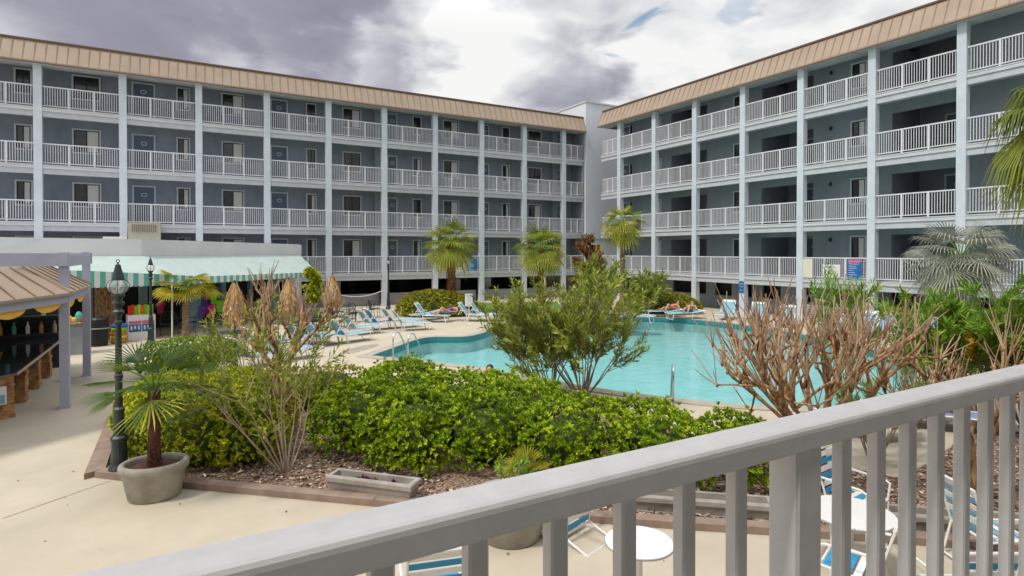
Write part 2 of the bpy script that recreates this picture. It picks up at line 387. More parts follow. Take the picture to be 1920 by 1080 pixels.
def offset(P, d):
    out = []
    n = len(P)
    area = sum(P[i][0] * P[(i + 1) % n][1] - P[(i + 1) % n][0] * P[i][1] for i in range(n))
    sg = 1 if area > 0 else -1
    for i in range(n):
        a, b, c = Vector(P[i - 1]), Vector(P[i]), Vector(P[(i + 1) % n])
        e1 = (b - a).normalized(); e2 = (c - b).normalized()
        nn = Vector((e1.y + e2.y, -e1.x - e2.x)) * sg
        l = nn.length
        nn = nn / l if l > 1e-6 else Vector((e1.y, -e1.x)) * sg
        q = b + nn * min(d / max(0.5, nn.dot(Vector((e1.y, -e1.x)) * sg)), d * 1.6)
        out.append((q.x, q.y))
    return out
pin = smooth_poly(POOL, 3); pout = offset(pin, 0.38)
def sheet(name, loops, z, m, kind='structure'):
    tris = geometry.tessellate_polygon([[Vector((x, y, 0)) for x, y in L] for L in loops])
    allp = [p for L in loops for p in L]
    me = bpy.data.meshes.new(name)
    fs = []
    for t in tris:
        a, b, c = [Vector(allp[i]) for i in t]
        fs.append(tuple(t) if (b - a).cross(c - a) > 0 else tuple(reversed(t)))
    me.from_pydata([(x, y, z) for x, y in allp], [], fs)
    me.materials.append(m)
    o = bpy.data.objects.new(name, me); sc.collection.objects.link(o); o['kind'] = kind
    return o
sheet('pool_deck', [[(-60, -30), (90, -30), (90, 90), (-60, 90)], pout], 0.0, M['deck'])
far = MB(); far.quad((-900, -900, -0.05), (900, -900, -0.05), (900, 900, -0.05), (-900, 900, -0.05))
# the far ground is one ring outside the deck so that it does not run under the pool
far = MB()
for x0, x1, y0, y1 in ((-900, 900, -900, -30), (-900, 900, 90, 900), (-900, -60, -30, 90), (90, 900, -30, 90)):
    far.quad((x0, y0, 0), (x1, y0, 0), (x1, y1, 0), (x0, y1, 0))
far.build('ground', M['grass'])['kind'] = 'structure'
water = sheet('pool_water', [pin], -0.13, M['water'])
sheet('pool_floor', [pin], -.62, M['plaster'])
bs = MB()
for i in range(len(pin)):
    a, b = pin[i], pin[(i + 1) % len(pin)]
    bs.quad((*a, -.22), (*b, -.22), (*b, -.62), (*a, -.62))
bs.build('pool_wall', M['plaster'])['kind'] = 'structure'
cp = MB()
n = len(pin)
for i in range(n):
    a, b = pin[i], pin[(i + 1) % n]; c, d = pout[i], pout[(i + 1) % n]
    cp.mi = 0
    cp.quad((*a, .025), (*b, .025), (*d, .025), (*c, .025))
    cp.quad((*c, .025), (*d, .025), (*d, -.05), (*c, -.05))
    cp.mi = 1
    cp.quad((*a, .025), (*b, .025), (*b, -.22), (*a, -.22))
cp.build('pool_coping', [M['coping'], M['tile']])['kind'] = 'structure'

# planting bed, its mulch and its brown edging
BED = [(-.95, 10.75), (.10, 9.72), (2.35, 7.72), (5.4, 5.22), (6.4, 4.45), (8.15, 3.05), (10.2, 1.35), (13.5, 1.35), (13.5, 5.2), (9.25, 4.55), (8.5, 6.6), (7.9, 8.6), (8.6, 10.3), (8.0, 12.3), (6.9, 12.2), (6.3, 10.4), (4.6, 12.2), (3.3, 14.1), (-.95, 14.1)]
sheet('mulch_bed', [BED], 0.03, M['mulch'])
kb = MB()
for (x0, y0), (x1, y1) in zip(BED[:6], BED[1:7]):
    e1 = Vector((x1 - x0, y1 - y0)).normalized(); nn = Vector((e1.y, -e1.x)) * .18
    kb.prism([(x0, y0), (x0 + nn.x, y0 + nn.y), (x1 + nn.x + e1.x * .02, y1 + nn.y + e1.y * .02), (x1, y1)], -.02, .09)
kb.prism([(-1.2, 10.6), (-.95, 10.75), (-.95, 14.1), (-1.2, 14.1)], -.02, .086)
kb.build('kerb', M['curb'])['kind'] = 'structure'
def inside(p, P):
    x, y = p; c = False; n = len(P)
    for i in range(n):
        x0, y0 = P[i]; x1, y1 = P[i - 1]
        if (y0 > y) != (y1 > y) and x < (x1 - x0) * (y - y0) / (y1 - y0) + x0: c = not c
    return c
ch = MB()
k = 0
while k < 14000:
    x, y = ru(-1, 13.5), ru(1.3, 14.1)
    if not inside((x, y), BED) or (x > 3.5 and y > 6.5): continue
    k += 1
    a = ru(0, 6.28); s = ru(.016, .046); w = s * ru(.4, .8); z = ru(.035, .065)
    dx, dy = math.cos(a) * s, math.sin(a) * s; ex, ey = -math.sin(a) * w, math.cos(a) * w
    tz = ru(-.012, .012); t2 = ru(-.012, .012)
    ch.quad((x - dx, y - dy, z - tz), (x + ex, y + ey, z + t2), (x + dx, y + dy, z + tz), (x - ex, y - ey, z - t2), rnd())
ch.build('bark_chips', M['chip'], tint=True)['kind'] = 'stuff'
gp = sheet('lawn', [[g(1000, 603), g(1130, 600), (22.5, 27.5), (24.5, 31.5), (17.0, 34.5), (14.2, 30.5)]], 0.012, M['grass'])

# dark joint lines cut in the deck
jt = MB()
for (p0, p1) in [((0, 975), (205, 903)), ]:
    a = Vector(g(*p0)); b = Vector(g(*p1)); d = (b - a).normalized(); nn = Vector((-d.y, d.x)) * .006
    m = 14
    for i in range(m):
        q0 = a + (b - a) * (i / m); q1 = a + (b - a) * ((i + ru(.9, 1)) / m)
        jt.quad((*(q0 - nn), .004), (*(q1 - nn), .004), (*(q1 + nn), .004), (*(q0 + nn), .004))
jt.build('deck_joint', M['curb'])['kind'] = 'structure'

def deck_patch(name, P, m_, z=.004):
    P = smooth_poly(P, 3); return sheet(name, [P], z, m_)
M['deck_dark'] = mat('dark_concrete', (0.30, 0.265, 0.20), 0.55, (0.42, 0.372, 0.29), 2.2, bump=.1)  # darker concrete tone for irregular deck sheets and thin joints
deck_patch('dark_patch', [g(642, 664), g(650, 656), g(672, 650), g(706, 644), g(712, 647), g(694, 654), g(668, 661)], M['deck_dark'])
deck_patch('dark_patch', [g(716, 690), g(730, 682), g(762, 680), g(752, 688)], M['deck_dark'])
deck_patch('dark_patch', [g(96, 716), g(120, 708), g(160, 707), g(176, 714), g(140, 722)], M['deck_dark'])
for L_ in ([(-1.2, 14.2), (-1.4, 27)], [(7.0, 24.6), (11, 29.6)], [(2.4, 7.6), (1.2, 2)], [(7.2, 3.7), (5.6, 1.5)]):
    a, b = Vector(L_[0]), Vector(L_[1]); d = (b - a).normalized(); nn = Vector((-d.y, d.x)) * .004
    jj = MB(); m_ = 18; pv = a
    for i in range(m_):
        q = a + (b - a) * ((i + 1) / m_) + nn * ru(-2, 2)
        jj.quad((*(pv - nn), .0035), (*(q - nn), .0035), (*(q + nn), .0035), (*(pv + nn), .0035)); pv = q
    jj.build('deck_joint', M['deck_dark'])['kind'] = 'structure'
lv = MB()
for i in range(220):
    x, y = (ru(-3, 9), ru(2, 17)) if i % 3 else (ru(2, 9), ru(2.5, 8))
    if inside((x, y), pout) or inside((x, y), BED): continue
    a = ru(0, 6.28); s_ = ru(.012, .03)
    lv.quad((x, y, .006), (x + math.cos(a) * s_, y + math.sin(a) * s_, .016), (x + math.cos(a + .6) * s_ * 1.7, y + math.sin(a + .6) * s_ * 1.7, .008), (x + math.cos(a + 1.2) * s_, y + math.sin(a + 1.2) * s_, .012), rnd())
lv.build('fallen_leaves', M['chip'], tint=True)['kind'] = 'stuff'
# ---------------------------------------------------------------- motel wings
FL = [2.05, 4.80, 7.55, 10.30]
FH = 2.75
BAY = 3.4
def railing_mesh(w):
    mb = MB()
    mb.box(0, w, .05, .11, 1.0, 1.055)
    mb.box(0, w, .06, .10, .09, .13)
    nb = int(w / .096)
    for i in range(1, nb):
        x = w * i / nb
        x0, x1 = x - .0115, x + .0115; y0, y1 = .069, .091
        for a, b in (((x0, y0), (x1, y0)), ((x1, y0), (x1, y1)), ((x1, y1), (x0, y1)), ((x0, y1), (x0, y0))):
            mb.quad((*a, .13), (*b, .13), (*b, 1.0), (*a, 1.0))
    for k in (1, 2):
        x = w * k / 3
        mb.box(x - .033, x + .033, .045, .115, 0, 1.03)
    return mb
rail_src = {}
def railing(parent, x0, w, z, ydeg=0):
    key = round(w, 2)
    if key not in rail_src:
        o = railing_mesh(w).build('railing', M['rail'], parent)
        rail_src[key] = o.data
    else:
        o = bpy.data.objects.new('railing', rail_src[key]); sc.collection.objects.link(o); o.parent = parent
    o.location = (x0, 0, z)
    return o
_cache = {}
def shared(name, key, maker, mats, parent, loc):
    if key not in _cache:
        _cache[key] = maker().build(name, mats).data
        o = [q for q in bpy.data.objects if q.data == _cache[key]][0]
    else:
        o = bpy.data.objects.new(name, _cache[key]); sc.collection.objects.link(o)
    o.parent = parent; o.location = loc
    return o
def window(parent, x0, x1, y, z0, z1, curtain=True, trim='trim'):
    w = round(max(x1 - x0, .3), 2); h = round(z1 - z0, 2)
    def fr():
        m = MB(); tq = .075
        m.mi = 0
        m.box(-tq, w + tq, -.035, .03, h, h + tq); m.box(-tq, w + tq, -.045, .03, -tq, 0)
        m.box(-tq, 0, -.03, .03, 0, h); m.box(w, w + tq, -.03, .03, 0, h)
        m.mi = 1
        q = .045
        m.box(0, w, -.02, .02, h - q, h); m.box(0, w, -.02, .02, 0, q); m.box(0, q, -.018, .02, q, h - q); m.box(w - q, w, -.018, .02, q, h - q)
        m.box(w / 2 - .02, w / 2 + .02, -.022, .02, q, h - q)
        return m
    f = shared('window', ('f', w, h, trim), fr, [M[trim], M['black']], parent, (x0, y, z0))
    def pane():
        m = MB(); m.quad((.045, .01, .045), (w - .045, .01, .045), (w - .045, .01, h - .045), (.045, .01, h - .045)); return m
    shared('pane', ('p', w, h), pane, M['glass'], f, (0, 0, 0))
    if curtain:
        def cur():
            m = MB(); k = 8
            for i in range(k):
                a = w / 2 + .02 + (w / 2 - .065) * i / k; b = w / 2 + .02 + (w / 2 - .065) * (i + 1) / k
                m.quad((a, .003 - .004 * (i % 2), .045), (b, .003 - .004 * ((i + 1) % 2), .045), (b, .003 - .004 * ((i + 1) % 2), h - .045), (a, .003 - .004 * (i % 2), h - .045))
            return m
        shared('curtain', ('c', w, h), cur, M['curtain'], f, (0, 0, 0))
    return f
def door(parent, x0, x1, y, z0, wreath=True, trim='trim'):
    w = round(x1 - x0, 2); h = 2.04
    def fr():
        m = MB(); t = .075
        m.mi = 0
        m.box(-t, w + t, -.035, .03, h, h + t); m.box(-t, 0, -.03, .03, 0, h); m.box(w, w + t, -.03, .03, 0, h)
        m.mi = 1
        m.box(0, w, -.012, .02, .02, h)
        m.mi = 0
        m.box(w - .12, w - .08, -.06, -.012, .98, 1.02)
        return m
    f = shared('door', ('d', w, trim), fr, [M[trim], M['door']], parent, (x0, y, z0))
    if wreath:
        def wr():
            m = MB()
            pts = [(w / 2 + .13 * math.cos(t * math.pi / 6), -.03, 1.62 + .09 * math.sin(t * math.pi / 6)) for t in range(13)]
            m.tube(pts, .018, 5)
            return m
        shared('wreath', ('w', w), wr, M['white'], f, (0, 0, 0))
    return f

def mansard(root, x0, x1, depth, zb=12.33, zt=13.52):
    m = MB()
    yb, yt = -.30, .18
    m.mi = 0
    m.quad((x0, yb, zb + .1), (x1, yb, zb + .1), (x1, yt, zt), (x0, yt, zt))
    m.quad((x0, yb, zb), (x1, yb, zb), (x1, yb, zb + .1), (x0, yb, zb + .1))
    m.quad((x0, yt, zt), (x1, yt, zt), (x1, depth, zt), (x0, depth, zt))
    m.quad((x0, depth, zb), (x0, yb, zb), (x0, yt, zt), (x0, depth, zt))
    m.quad((x1, yb, zb), (x1, depth, zb), (x1, depth, zt), (x1, yt, zt))
    m.mi = 1
    k = int((x1 - x0) / .42)
    for i in range(k + 1):
        x = x0 + (x1 - x0) * i / k
        a = (x - .02, yb - .035, zb + .02); b = (x + .02, yb - .035, zb + .02); c = (x + .02, yt - .035, zt); d = (x - .02, yt - .035, zt)
        m.quad(a, b, c, d)
        m.quad((x - .02, yb, zb + .1), a, d, (x - .02, yt, zt)); m.quad(b, (x + .02, yb, zb + .1), (x + .02, yt, zt), c)
    m.mi = 2
    m.box(x0 - .05, x1 + .05, yt - .08, yt + .06, zt - .03, zt + .05)
    m.box(x0 - .02, x1 + .02, yb - .045, yb + .0, zb - .02, zb + .025)
    m.build('roof', [M['roof'], M['seam'], M['cap']], root)
    s = MB()
    s.box(x0, x1, yb + .01, .62, zb - .012, zb + .02)
    s.build('soffit', M['ceil'], root)

def columns(root, xs, top=12.33):
    for x in xs:
        m = MB(); m.box(x - .165, x + .165, -.06, .26, 0, top)
        m.box(x - .18, x + .18, -.075, .27, 0, .12)
        m.build('column', M['trim'], root)
def slabs(root, x0, x1, depth):
    for z in FL:
        m = MB()
        m.mi = 0; m.box(x0, x1, -.03, .02, z - .17, z); m.box(x0, x1, -.045, .02, z - .03, z + .012)
        m.mi = 1; m.box(x0, x1, .015, .2, z - .43, z - .172)
        m.mi = 2; m.box(x0, x1, .02, depth, z - .17, z - .004)
        m.build('floor_slab', [M['slab'], M['slab2'], M['ceil']], root)

# ---- left wing (front face y = 35.6, corridor 1.5 m deep)
LY = 35.6
left = tag(empty('apartment_building', (0, LY, 0)), 'long four storey blue grey motel wing across the back of the courtyard behind the shop', 'building', 'motel wings')
LX0, LX1 = -19.32, 26.72
lcols = [24.88 - 3.4 * i for i in range(14)]
slabs(left, LX0, LX1, 1.6)
columns(left, [c for c in lcols if c > LX0])
mansard(left, LX0, LX1, 9)
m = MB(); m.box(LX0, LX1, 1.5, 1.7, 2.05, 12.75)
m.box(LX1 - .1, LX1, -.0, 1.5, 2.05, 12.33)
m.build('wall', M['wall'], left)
m = MB(); m.box(LX0, LX1, .62, 1.5, 12.62, 12.7); m.build('ceiling', M['ceil'], left)
m = MB(); m.box(LX0, LX1, 6.0, 6.2, 0, 1.85)
for i in range(14): m.box(lcols[i] - 1.6, lcols[i] - 1.2, 2.4, 2.8, 0, 1.62); 
m.build('ground_floor_wall', M['dark'], left)
m = MB()
for i in range(13):
    a, b = lcols[i + 1] + .165, lcols[i] - .165
    if i in (8, 9, 10, 11): continue
    m = MB(); m.box(a, b, .55, .7, 0, .74); m.build('half_wall', M['grey_wall'], left)
# pale things standing in the dark undercroft
edges = sorted([c for c in lcols]) + [LX1 + .165]
for z in FL:
    for a, b in zip(edges[:-1], edges[1:]):
        railing(left, a + .165, b - a - .33, z)
YW = LY + 1.5
def lx(px): return xa(px, YW)
bays = [('n', 30, 62), ('w', 138, 190), ('d', 252, 290), ('n', 333, 357), ('w', 417, 458), ('d', 510, 538), ('n', 575, 593), ('w', 643, 677), ('d', 728, 743),
        ('n', 774, 790), ('w', 831, 860), ('d', 901, 915), ('n', 941, 955), ('w', 989, 1014), ('d', 1043, 1054), ('n', 1083, 1092)]
darkset = {(2, 643), (1, 643), (2, 575), (1, 774), (3, 941), (3, 989), (2, 989), (3, 774), (3, 138), (3, 30), (3, 575)}
for kd, p0, p1 in bays:
    for fi, z in enumerate(FL):
        a, b = lx(p0), lx(p1)
        if kd == 'd': door(left, a, b, 1.5 - .02, z)
        else: window(left, a + .05, b - .05, 1.5 - .02, z + .92, z + 2.05, curtain=not ((fi, p0) in darkset))
for px in (706, 1035):
    m = MB(); m.box(lx(px) - .22, lx(px) + .22, 1.05, 1.5, 2.05, 12.7); m.build('pilaster', M['wall_light'], left)
m = MB(); m.box(LX0, LX1, 6.2, 9, 0, 13.4); m.build('rear_block', M['wall'], left)

# ---- right wing (front face x = 26.7); its own x runs towards the camera
RX = 26.7
right = tag(empty('apartment_building', (RX, 0, 0), R(-90)), 'four storey blue grey motel wing on the right, with deep dark doorways and hung signs', 'building', 'motel wings')
rb = [31.5 - 3.4 * i for i in range(10)]          # column positions in y
X0, X1 = -33.5, -rb[-1] + .2
slabs(right, X0, X1, 1.6)
columns(right, [-b for b in rb])
mansard(right, X0, X1, 9)
edges = [X0 - .165 + .02] + [-b for b in rb]
for z in FL:
    for a, b in zip(edges[:-1], edges[1:]):
        railing(right, a + .165, b - a - .33, z)
YR = RX + 1.5
def rx(px): return -ya(px, YR)
# openings of the recessed doorways, one every second bay
op = [(-33.3, -31.9)]
for p0, p1 in ((1175, 1199), (1258, 1325), (1427, 1524), (1671, 1818)): op.append((rx(p0), rx(p1)))
op[1] = (op[2][0] - 6.8, op[2][1] - 6.8 - 1.2)
w_ = op[4][1] - op[4][0]
op.append((op[4][0] + 6.8, op[4][1] + 6.8)); op = sorted(op)
op = [o for o in op if o[1] < X1]
m = MB()
segs = []
cur = X0
for a, b in op[1:]:
    segs.append((cur, a)); cur = b
segs.append((cur, X1))
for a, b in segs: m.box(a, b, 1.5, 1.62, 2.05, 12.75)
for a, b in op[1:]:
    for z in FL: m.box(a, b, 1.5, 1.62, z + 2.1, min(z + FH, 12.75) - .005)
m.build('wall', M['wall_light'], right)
m = MB()
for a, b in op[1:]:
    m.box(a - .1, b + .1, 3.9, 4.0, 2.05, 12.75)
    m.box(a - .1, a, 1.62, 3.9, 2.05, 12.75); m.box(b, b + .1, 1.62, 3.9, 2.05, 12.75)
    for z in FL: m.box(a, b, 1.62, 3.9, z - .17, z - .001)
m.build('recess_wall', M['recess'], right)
for a, b in op[1:]:
    for z in FL:
        door(right, a + 1.15, a + 2.05, 3.9 - .02, z)
        if b - a > 2.6: window(right, a + 2.3, min(a + 2.95, b - .1), 3.9 - .02, z + .95, z + 2.05, curtain=False)
for p0, p1 in ((1231, 1239), (1377, 1399), (1597, 1622)):
    for z in FL: window(right, rx(p0), rx(p1), 1.5 - .02, z + .9, z + 2.02, curtain=(p0 != 1377))
for z in FL:
    window(right, rx(1622) + 6.8 - .7, rx(1622) + 6.8, 1.5 - .02, z + .9, z + 2.02)
    door(right, X0 + .45, X0 + 1.35, 1.5 - .02, z)
for i, z in enumerate(FL):                         # walkway lamps on the wall and ceiling
    for px in (1558,):
        mm = MB(); mm.lathe((rx(px), 1.42, z + 1.9), [(.02, .12), (.06, .08), (.07, -.02), (.03, -.08)], 8); mm.build('wall_lamp', M['black'], right)
    for x in (-16.2, -12.8, -9.4, -19.6):
        mm = MB(); mm.lathe((x, .9, z + FH - .19 - (0 if i < 3 else .06)), [(.0, -.07), (.09, -.05), (.13, 0)], 10); mm.build('ceiling_lamp', M['white'], right)
m = MB(); m.box(X0, X1, .62, 1.62, 12.62, 12.7); m.build('ceiling', M['ceil'], right)
m = MB(); m.box(X0, X1, 4.0, 9, 0, 13.4); m.build('rear_block', M['wall'], right)
# ground floor: grey wall with dark windows between piers
gw = MB()
gx = [rx(p) for p in (1232, 1243, 1262, 1300, 1305, 1325, 1341, 1372, 1398, 1412, 1429, 1463, 1504, 1519, 1560, 1640)]
holes = [(rx(1262), rx(1300)), (rx(1305), rx(1324)), (rx(1341), rx(1372)), (rx(1398), rx(1410)), (rx(1430), rx(1464)), (rx(1503), rx(1520)), (rx(1560), rx(1610)), (rx(1672), rx(1780)), (rx(1830), rx(1880))]
cur = X0 + 2
for a, b in holes:
    gw.box(cur, a, 1.5, 1.62, 0, 1.87); gw.box(a, b, 1.5, 1.62, 0, .78)
    gd = MB(); gd.box(a, b, 1.9, 1.95, .7, 1.87); gd.build('ground_floor_window', M['dark'], right); cur = b
gw.box(cur, X1, 1.5, 1.62, 0, 1.87)
gw.build('ground_floor_wall', M['wall_light'], right)
m = MB(); m.box(X0, X0 + 2, 1.5, 1.6, 0, 1.87); m.build('ground_floor_opening', M['dark'], right)
# lattice skirt between the columns of the near bays
for i in range(4, 9):
    a, b = -rb[i] + .17, -rb[i + 1] - .17
    m = MB(); h = .72; st = .11
    k = int((b - a + h) / st)
    for j in range(k):
        for s in (1, -1):
            q0 = a - h + j * st; p0 = [q0, 0.0]; p1 = [q0 + h, h]
            if p0[0] < a: p0 = [a, a - q0]
            if p1[0] > b: p1 = [b, b - q0]
            if p1[0] <= p0[0]: continue
            if s < 0: p0[0], p1[0] = a + b - p0[0], a + b - p1[0]
            y = .10 + (.012 if s > 0 else 0)
            m.quad((p0[0] - .016, y, p0[1]), (p0[0] + .016, y, p0[1]), (p1[0] + .016, y, p1[1]), (p1[0] - .016, y, p1[1]))
    m.box(a, b, .08, .14, h, h + .05)
    m.build('lattice_panel', M['slab'], right)
    m = MB(); m.box(a, b, .5, .55, 0, .66); m.build('skirt_board', M['dark'], right)

# ---- stair tower in the corner
m = MB()
m.box(26.78, 33.0, 35.45, 41, 0, 14.62)
t_ = m.build('stair_tower', M['tower'])
tag(t_, 'plain pale blue stair tower rising above both roofs in the corner of the two wings', 'tower')
m = MB(); m.box(26.72, 33.06, 35.39, 41.06, 14.62, 14.74); m.build('tower_coping', M['slab2'], t_)
m = MB(); m.box(26.76, 33.0, 35.42, 35.45, 4.32, 4.42); m.build('tower_band', M['slab2'], t_)

# ---- the camera's own building: balcony slab, ceiling and wall
own = tag(empty('apartment_building', (0, 0, 0)), 'motel wing whose railed balcony the view is taken from, behind the near railing', 'building', 'motel wings')
m = MB(); m.box(-16, 24, -1.0, 1.0, 1.78, 1.95); m.build('balcony_floor', M['deck_in'], own)
m = MB(); m.box(-16, 24, -1.0, .42, 4.5, 4.7); m.build('balcony_ceiling', M['ceil'], own)  # unseen; front edge cut back so sky and sun reach the near rail
m = MB(); m.box(-16, 24, -9, -1.0, 0, 13.4); m.build('wall', M['stucco'], own)
m = MB()
for k in (-6.2, -2.3, 3.6, 7.5, 11.4):  # unseen columns, spaced to keep their shadow off the near rail
    m = MB(); m.box(k - .3, k, .66, .96, 0, 4.5); m.build('column', M['trim'], own)

# ---------------------------------------------------------------- near balcony railing
nr = tag(empty('balcony_railing', (1.2, .79, 1.95)), 'grey white painted balcony railing with square balusters close to the camera', 'railing')
H0 = 3.0
def loc(o, p): o.location = (-p.location.x, -p.location.y, -p.location.z); return o
m = MB()
prof = [(.752, 2.951), (.749, 2.956), (.749, 2.987), (.7505, 2.994), (.755, 2.999), (.762, 3.0015), (.792, 3.003), (.824, 3.0015), (.8295, 2.998), (.833, 2.992), (.834, 2.985), (.834, 2.956), (.831, 2.951)]
k0 = len(m.v); xs = [-.5 + i * .5 for i in range(16)]
for x in xs:
    for b, z in prof: m.v.append((x, b, z))
P = len(prof)
for i in range(len(xs) - 1):
    for j in range(P):
        a = i * P + j; b = i * P + (j + 1) % P
        m.f.append((a, a + P, b + P, b)); m.t.append(.5); m.m.append(0)
loc(m.build('top_rail', M['near_rail'], nr, smooth=False), nr)
def sb(px):
    u = (px - 960) / FPX
    return (u * CA + SA) / (CA - u * SA)
px_l = [1035.5, 1169, 1284, 1384]
xs_ = [.775 * sb(p) for p in px_l]
st = (xs_[-1] - xs_[0]) / 3
xs_ = [xs_[0] - st * k for k in range(5, 0, -1)] + xs_
xr = [.775 * sb(1585) + .1445 * k for k in range(14)]
def bal(x, w=.034, d=.031, y=.775):
    q = .004
    m = MB()
    pts = [(x + q, y), (x + w - q, y), (x + w, y + q), (x + w, y + d - q), (x + w - q, y + d), (x + q, y + d), (x, y + d - q), (x, y + q)]
    m.prism(pts, 2.08, 2.951)
    return m
for x in xs_ + xr: loc(bal(x).build('baluster', M['near_rail'], nr), nr)
m = MB(); x = .757 * sb(1499); q = .006
m.prism([(x + q, .757), (x + .085 - q, .757), (x + .085, .757 + q), (x + .085, .83 - q), (x + .085 - q, .83), (x + q, .83), (x, .83 - q), (x, .757 + q)], 1.95, 2.951)
loc(m.build('post', M['near_rail'], nr), nr)
m = MB(); m.box(-.5, 7, .77, .812, 2.04, 2.08); loc(m.build('bottom_rail', M['near_rail'], nr), nr)

# ---------------------------------------------------------------- plants
def leaf(mb, p, d, up, L, W, t, fold=0.25):
    """one kite shaped leaf from p along d"""
    s_ = d.cross(up)
    if s_.length < 1e-4: s_ = d.cross(Vector((1, 0.3, 0)))
    s_.normalize(); n_ = s_.cross(d)
    q = p + d * (L * .5)
    mb.quad(p, q + s_ * (W * .5) + n_ * (W * fold), p + d * L, q - s_ * (W * .5) + n_ * (W * fold), t)
def rvec():
    while True:
        v = Vector((ru(-1, 1), ru(-1, 1), ru(-1, 1)))
        if .05 < v.length < 1: return v.normalized()
def rosette(mb, p, nrm, n, L, W, t, spread=.9):
    for i in range(n):
        d = (nrm + rvec() * spread).normalized()
        leaf(mb, p + rvec() * .01, d, nrm, L * ru(.7, 1.2), W * ru(.8, 1.2), t + ru(-.15, .15))
def hedge(name, blobs, m, label, group=None, dens=110, L=.075, W=.032, n=7, jitter=.10, tipt=.3, sprig=0.03, zmin=.08, power=2.0, cat='hedge', spread=.9):
    """blobs: (cx, cy, cz, rx, ry, rz, turn) super-ellipsoids; leaves over the outside of their union"""
    root = tag(empty(name, (blobs[0][0], blobs[0][1], 0)), label, cat, group)
    ox, oy = blobs[0][0], blobs[0][1]
    mb = MB(); core = MB()
    inv = []
    for (cx, cy, cz, rx_, ry_, rz_, tr) in blobs: inv.append((cx, cy, cz, rx_, ry_, rz_, math.cos(tr), math.sin(tr)))
    def f(p, b, k=1.0):
        dx, dy = p.x - b[0], p.y - b[1]
        x = (dx * b[6] + dy * b[7]) / (b[3] * k); y = (-dx * b[7] + dy * b[6]) / (b[4] * k); z = (p.z - b[2]) / (b[5] * k)
        return (abs(x) ** power + abs(y) ** power + abs(z) ** power)
    for bi, b in enumerate(inv):
        area = 2 * math.pi * (((b[3] * b[4]) ** 1.6 + (b[3] * b[5]) ** 1.6 + (b[4] * b[5]) ** 1.6) / 3) ** (1 / 1.6) * (1.25 if power > 2 else 1)
        for _ in range(int(area * dens * 1.3)):
            v = rvec()
            if v.z < -.5: continue
            k = (abs(v.x) ** power + abs(v.y) ** power + abs(v.z) ** power) ** (-1 / power)
            lx_, ly_, lz_ = v.x * k * b[3], v.y * k * b[4], v.z * k * b[5]
            nx, ny, nz_ = (abs(v.x) ** (power - 1)) * math.copysign(1, v.x) / b[3], (abs(v.y) ** (power - 1)) * math.copysign(1, v.y) / b[4], (abs(v.z) ** (power - 1)) * math.copysign(1, v.z) / b[5]
            p = Vector((b[0] + lx_ * b[6] - ly_ * b[7], b[1] + lx_ * b[7] + ly_ * b[6], b[2] + lz_))
            nn = Vector((nx * b[6] - ny * b[7], nx * b[7] + ny * b[6], nz_)).normalized()
            if p.z < zmin: continue
            if any(f(p, o, .93) < 1 for j, o in enumerate(inv) if j != bi): continue
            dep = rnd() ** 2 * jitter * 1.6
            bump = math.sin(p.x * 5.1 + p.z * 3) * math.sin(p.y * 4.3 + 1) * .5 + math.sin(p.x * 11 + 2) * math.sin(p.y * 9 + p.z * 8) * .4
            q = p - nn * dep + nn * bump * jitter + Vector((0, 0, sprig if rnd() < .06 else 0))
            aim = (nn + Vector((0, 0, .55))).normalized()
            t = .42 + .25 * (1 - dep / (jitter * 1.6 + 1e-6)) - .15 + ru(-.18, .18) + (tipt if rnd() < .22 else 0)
            qq = Vector((q.x - ox, q.y - oy, q.z))
            rosette(mb, qq, aim, n, L, W, t, spread)
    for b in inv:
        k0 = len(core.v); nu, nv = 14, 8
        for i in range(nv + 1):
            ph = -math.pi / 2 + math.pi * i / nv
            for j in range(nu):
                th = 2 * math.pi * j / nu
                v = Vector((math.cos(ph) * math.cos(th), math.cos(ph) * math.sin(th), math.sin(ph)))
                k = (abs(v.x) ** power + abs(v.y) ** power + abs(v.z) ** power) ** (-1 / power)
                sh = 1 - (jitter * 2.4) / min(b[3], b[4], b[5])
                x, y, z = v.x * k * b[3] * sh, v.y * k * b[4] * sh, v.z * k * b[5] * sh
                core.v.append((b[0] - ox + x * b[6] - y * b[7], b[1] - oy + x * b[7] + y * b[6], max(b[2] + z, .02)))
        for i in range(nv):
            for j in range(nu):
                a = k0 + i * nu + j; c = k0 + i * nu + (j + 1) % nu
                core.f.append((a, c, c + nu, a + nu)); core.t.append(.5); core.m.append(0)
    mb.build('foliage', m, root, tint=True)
    core.build('branches', M['core'], root)  # closed core mass with the inner shade in its colour, no wood
    return root

# big bright hedge of the bed
hb = [(2.75, 9.9, .50, .90, .90, .66, 0), (3.35, 9.0, .46, .85, .85, .68, 0), (3.7, 10.6, .55, 1.0, 1.0, .74, 0), (4.4, 9.6, .50, 1.0, 1.0, .72, 0), (4.3, 8.3, .45, .9, .8, .66, 0),
      (5.2, 8.7, .50, 1.05, .95, .62, 0), (5.35, 7.4, .46, .95, .9, .62, 0), (6.3, 7.0, .46, .95, .9, .56, 0), (6.2, 6.2, .40, .8, .7, .58, 0), (7.2, 5.9, .42, .85, .8, .50, 0), (5.3, 9.9, .45, .8, .8, .58, 0), (3.25, 8.65, .38, .65, .6, .58, 0), (4.1, 11.2, .5, .75, .6, .66, 0)]
hedge('hedge', hb, M['hedge'], 'wide bright green untrimmed hedge filling the middle of the mulch bed', dens=330, L=.070, W=.034, n=8, jitter=.11, sprig=.10, tipt=.30)
